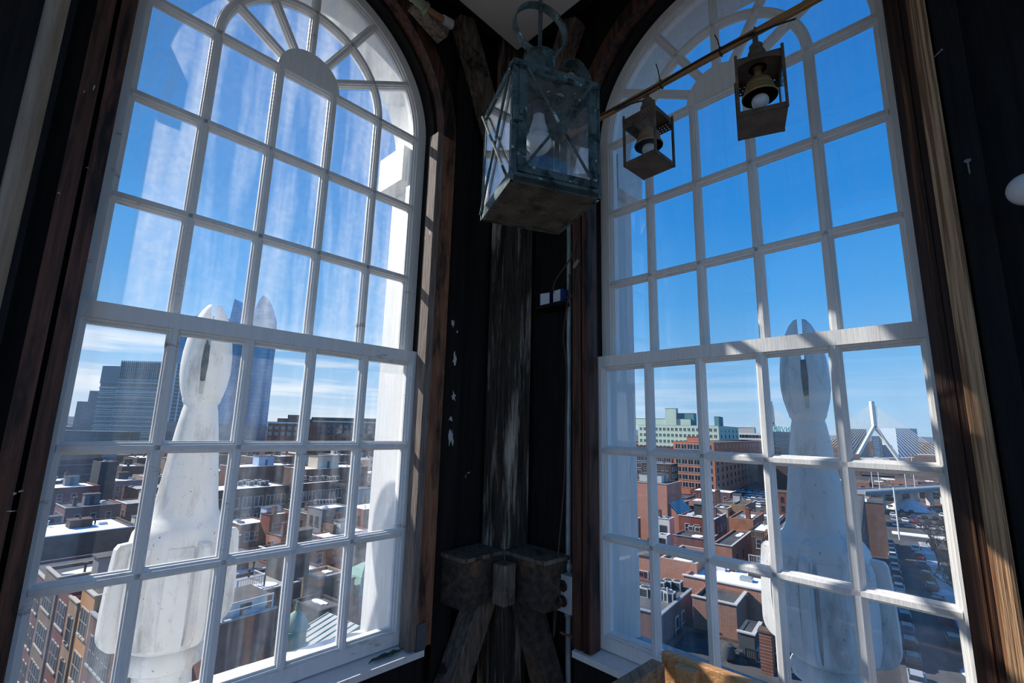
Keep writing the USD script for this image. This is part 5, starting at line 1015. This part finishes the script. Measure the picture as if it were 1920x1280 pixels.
def make_car(lab, P, rz, mt, group):
    t = thing('car', lab, 'car', P, rz, group)
    sec = Polygon([(-2.2, .32), (-2.25, .75), (-2.1, .95), (-1.5, 1.0), (-.95, 1.02), (.9, 1.0), (1.9, .88), (2.2, .72), (2.22, .34)]); m = MB().prism(sec, -.88, .88); obj('body', m, mt, t)
    m = MB().hexa([(-1.9, -.80, .98), (1.15, -.80, .98), (1.15, .80, .98), (-1.9, .80, .98), (-1.55, -.64, 1.42), (.45, -.64, 1.42), (.45, .64, 1.42), (-1.55, .64, 1.42)]); obj('cabin_glass', m, 'pane_dark', t)
    obj('car_roof', MB().box(-1.52, .42, -.62, .62, 1.41, 1.46), mt, t)
    for xx in (-1.35, 1.35):
        for yy in (-.86, .70): obj('wheel', MB().lathe([(.31, 0), (.31, .16)], 12, (xx, yy, .31), axis=[[1, 0, 0], [0, 0, 1], [0, 1, 0]]), 'rubber', t)
    return t
protos = {}
CARS = ['car_white', 'car_white', 'car_silver', 'car_black', 'car_black', 'car_blue', 'car_red']; NM = {'car_white': 'white', 'car_silver': 'silver', 'car_black': 'black', 'car_blue': 'dark blue', 'car_red': 'red'}
def put_car(mt, P, rz, lab, group):
    lab = f'{NM[mt]} {lab}'; group = f'{NM[mt]} {group}'
    if mt not in protos: protos[mt] = make_car(lab, P, rz, mt, group)
    else: dup(protos[mt], P, rz, lab, group)
cr = random.Random(3); HALF = math.pi / 2
for k in range(20): put_car(cr.choice(CARS), ab(2.0, 56 + k * 6.4, GZ + .05), GRID + HALF, f'car, {ORD[k]} from the near end of the street-side row', 'cars parked along the street')
for k in range(8): put_car(cr.choice(CARS), ab(7.2, 100 + k * 10.5, GZ + .05), GRID + HALF, f'car on the far kerb of the shaded street, {ORD[k]} from the near end', 'cars on the far kerb of the street')
for r in range(5):
    for k in range(9):
        if cr.random() < .85: put_car(cr.choice(CARS), ab(4.5 + k * 3.1, 216 + r * 13 + cr.uniform(-.4, .4), GZ + .06), GRID + HALF, f'car in the open car park, {ORD[r]} row, {ORD[k]} from its left', 'cars in the open car park')
for r in range(6):
    for k in range(7):
        if cr.random() < .9: put_car(cr.choice(['car_white', 'car_white', 'car_silver', 'car_black']), ab(-58 + k * 2.9, 234 + r * 10.5, GZ + .06), GRID + HALF, f'car in the packed car park, {ORD[r]} row, {ORD[k]} from its left', 'cars in the packed car park')
# elevated road, light poles
a, b = atz(1600, 924, -20.5), atz(1780, 913, -20.5); t = thing('elevated_road', 'grey elevated road crossing behind the car park', 'road', a); d = b - a; d[2] = 0
obj('deck', MB().bar((0, 0, 0), d, 9, 1.2), 'stucco_grey', t); nn = np.cross(nrm(d), [0, 0, 1]); 
for s in (-4.3, 4.3): obj('barrier', MB().bar(nn * s + [0, 0, .9], nn * s + d + [0, 0, .9], .25, .6), 'concrete_pale', t)
for k in range(6): q = d * (k + .5) / 6; obj('pier', MB().box(q[0] - 1, q[0] + 1, q[1] - 1, q[1] + 1, GZ - a[2], -.8), 'concrete_pale', t)
for px, py, h_ in ((1650, 918, 13), (1637, 915, 10), (1716, 915, 13), (1700, 918, 10)): pole('light_pole', f'{["pale", "slim"][h_ < 12]} light pole on the elevated road at the {"left" if px < 1680 else "right"}', 'light pole', atz(px, py, -19.5), h_, .15, 'steel_white', .9)
pole('light_pole', 'tall white light pole at the corner of the open car park', 'light pole', atz(1687, 1012, GZ), 15, .22, 'steel_white')
for k, (px, py, wm, w) in enumerate(((1612, 905, 'brick_orange', 17), (1655, 905, 'brick_tan', 22), (1703, 903, 'brick_salmon', 18), (1748, 905, 'brick_red', 18))):
    C = atz(px + 18, py, -20); building('far_brick_block', f'{["orange", "tan", "pink", "red"][k]} low block beyond the elevated road in the right window', C, w, 18, wm, A=(int(w / 4), 2, (2, 2), SW, 'plain'), single=False, snow=.6)
# bare trees
def bare_tree(lab, P, h_, seed, group):
    t = thing('bare_tree', lab, 'tree', P, 0, group); r = random.Random(seed); m = MB(); tr = MB()
    def grow(p, d, L, rad, n, mb):
        q = p + d * L; mid = (p + q) / 2 + np.array([r.uniform(-1, 1), r.uniform(-1, 1), 0]) * L * .06; mb.tube([p, mid, q], [rad, rad * .85, rad * .68], 5 if n > 3 else 4, caps=False)
        if n == 0: return
        for _ in range(3 if n > 1 else 4):
            nd = nrm(d + np.array([r.uniform(-1, 1), r.uniform(-1, 1), r.uniform(-.25, .7)]) * .75); grow(p + d * L * r.uniform(.6, 1), nd, L * r.uniform(.55, .8), max(.032, rad * .58), n - 1, m)
    grow(np.zeros(3), np.array([0, 0, 1.]), h_ * .30, h_ * .02, 5, tr)
    obj('trunk', tr, 'bark', t); obj('branches', m, 'bark', t, kind='stuff'); return t
T = [(10.2, 122), (11.5, 137), (10.0, 152), (13.5, 160), (10.8, 176), (14.5, 184), (17, 196), (9.9, 104), (19.5, 190), (10.0, 90)]; tp = []
for k, (a, b) in enumerate(T):
    lab = ['leafless tree over the shaded street, nearest the pavement snow', 'leafless tree beyond the nearest one along the shaded street', 'leafless tree midway along the shaded street', 'leafless tree set back behind the shaded pavement', 'leafless tree by the far end of the shaded street', 'leafless tree in front of the open car park', 'leafless tree at the right front of the open car park', 'low leafless tree at the bottom right of the right window', 'leafless tree farthest right before the car park', 'lowest leafless tree, right of the parked cars'][k]; g = 'leafless trees along the shaded street'
    if k < 3: tp.append(bare_tree(lab, ab(a, b), 10 + k, 40 + k, g))
    else: dup(tp[k % 3], ab(a, b), k * 1.3, lab, g)
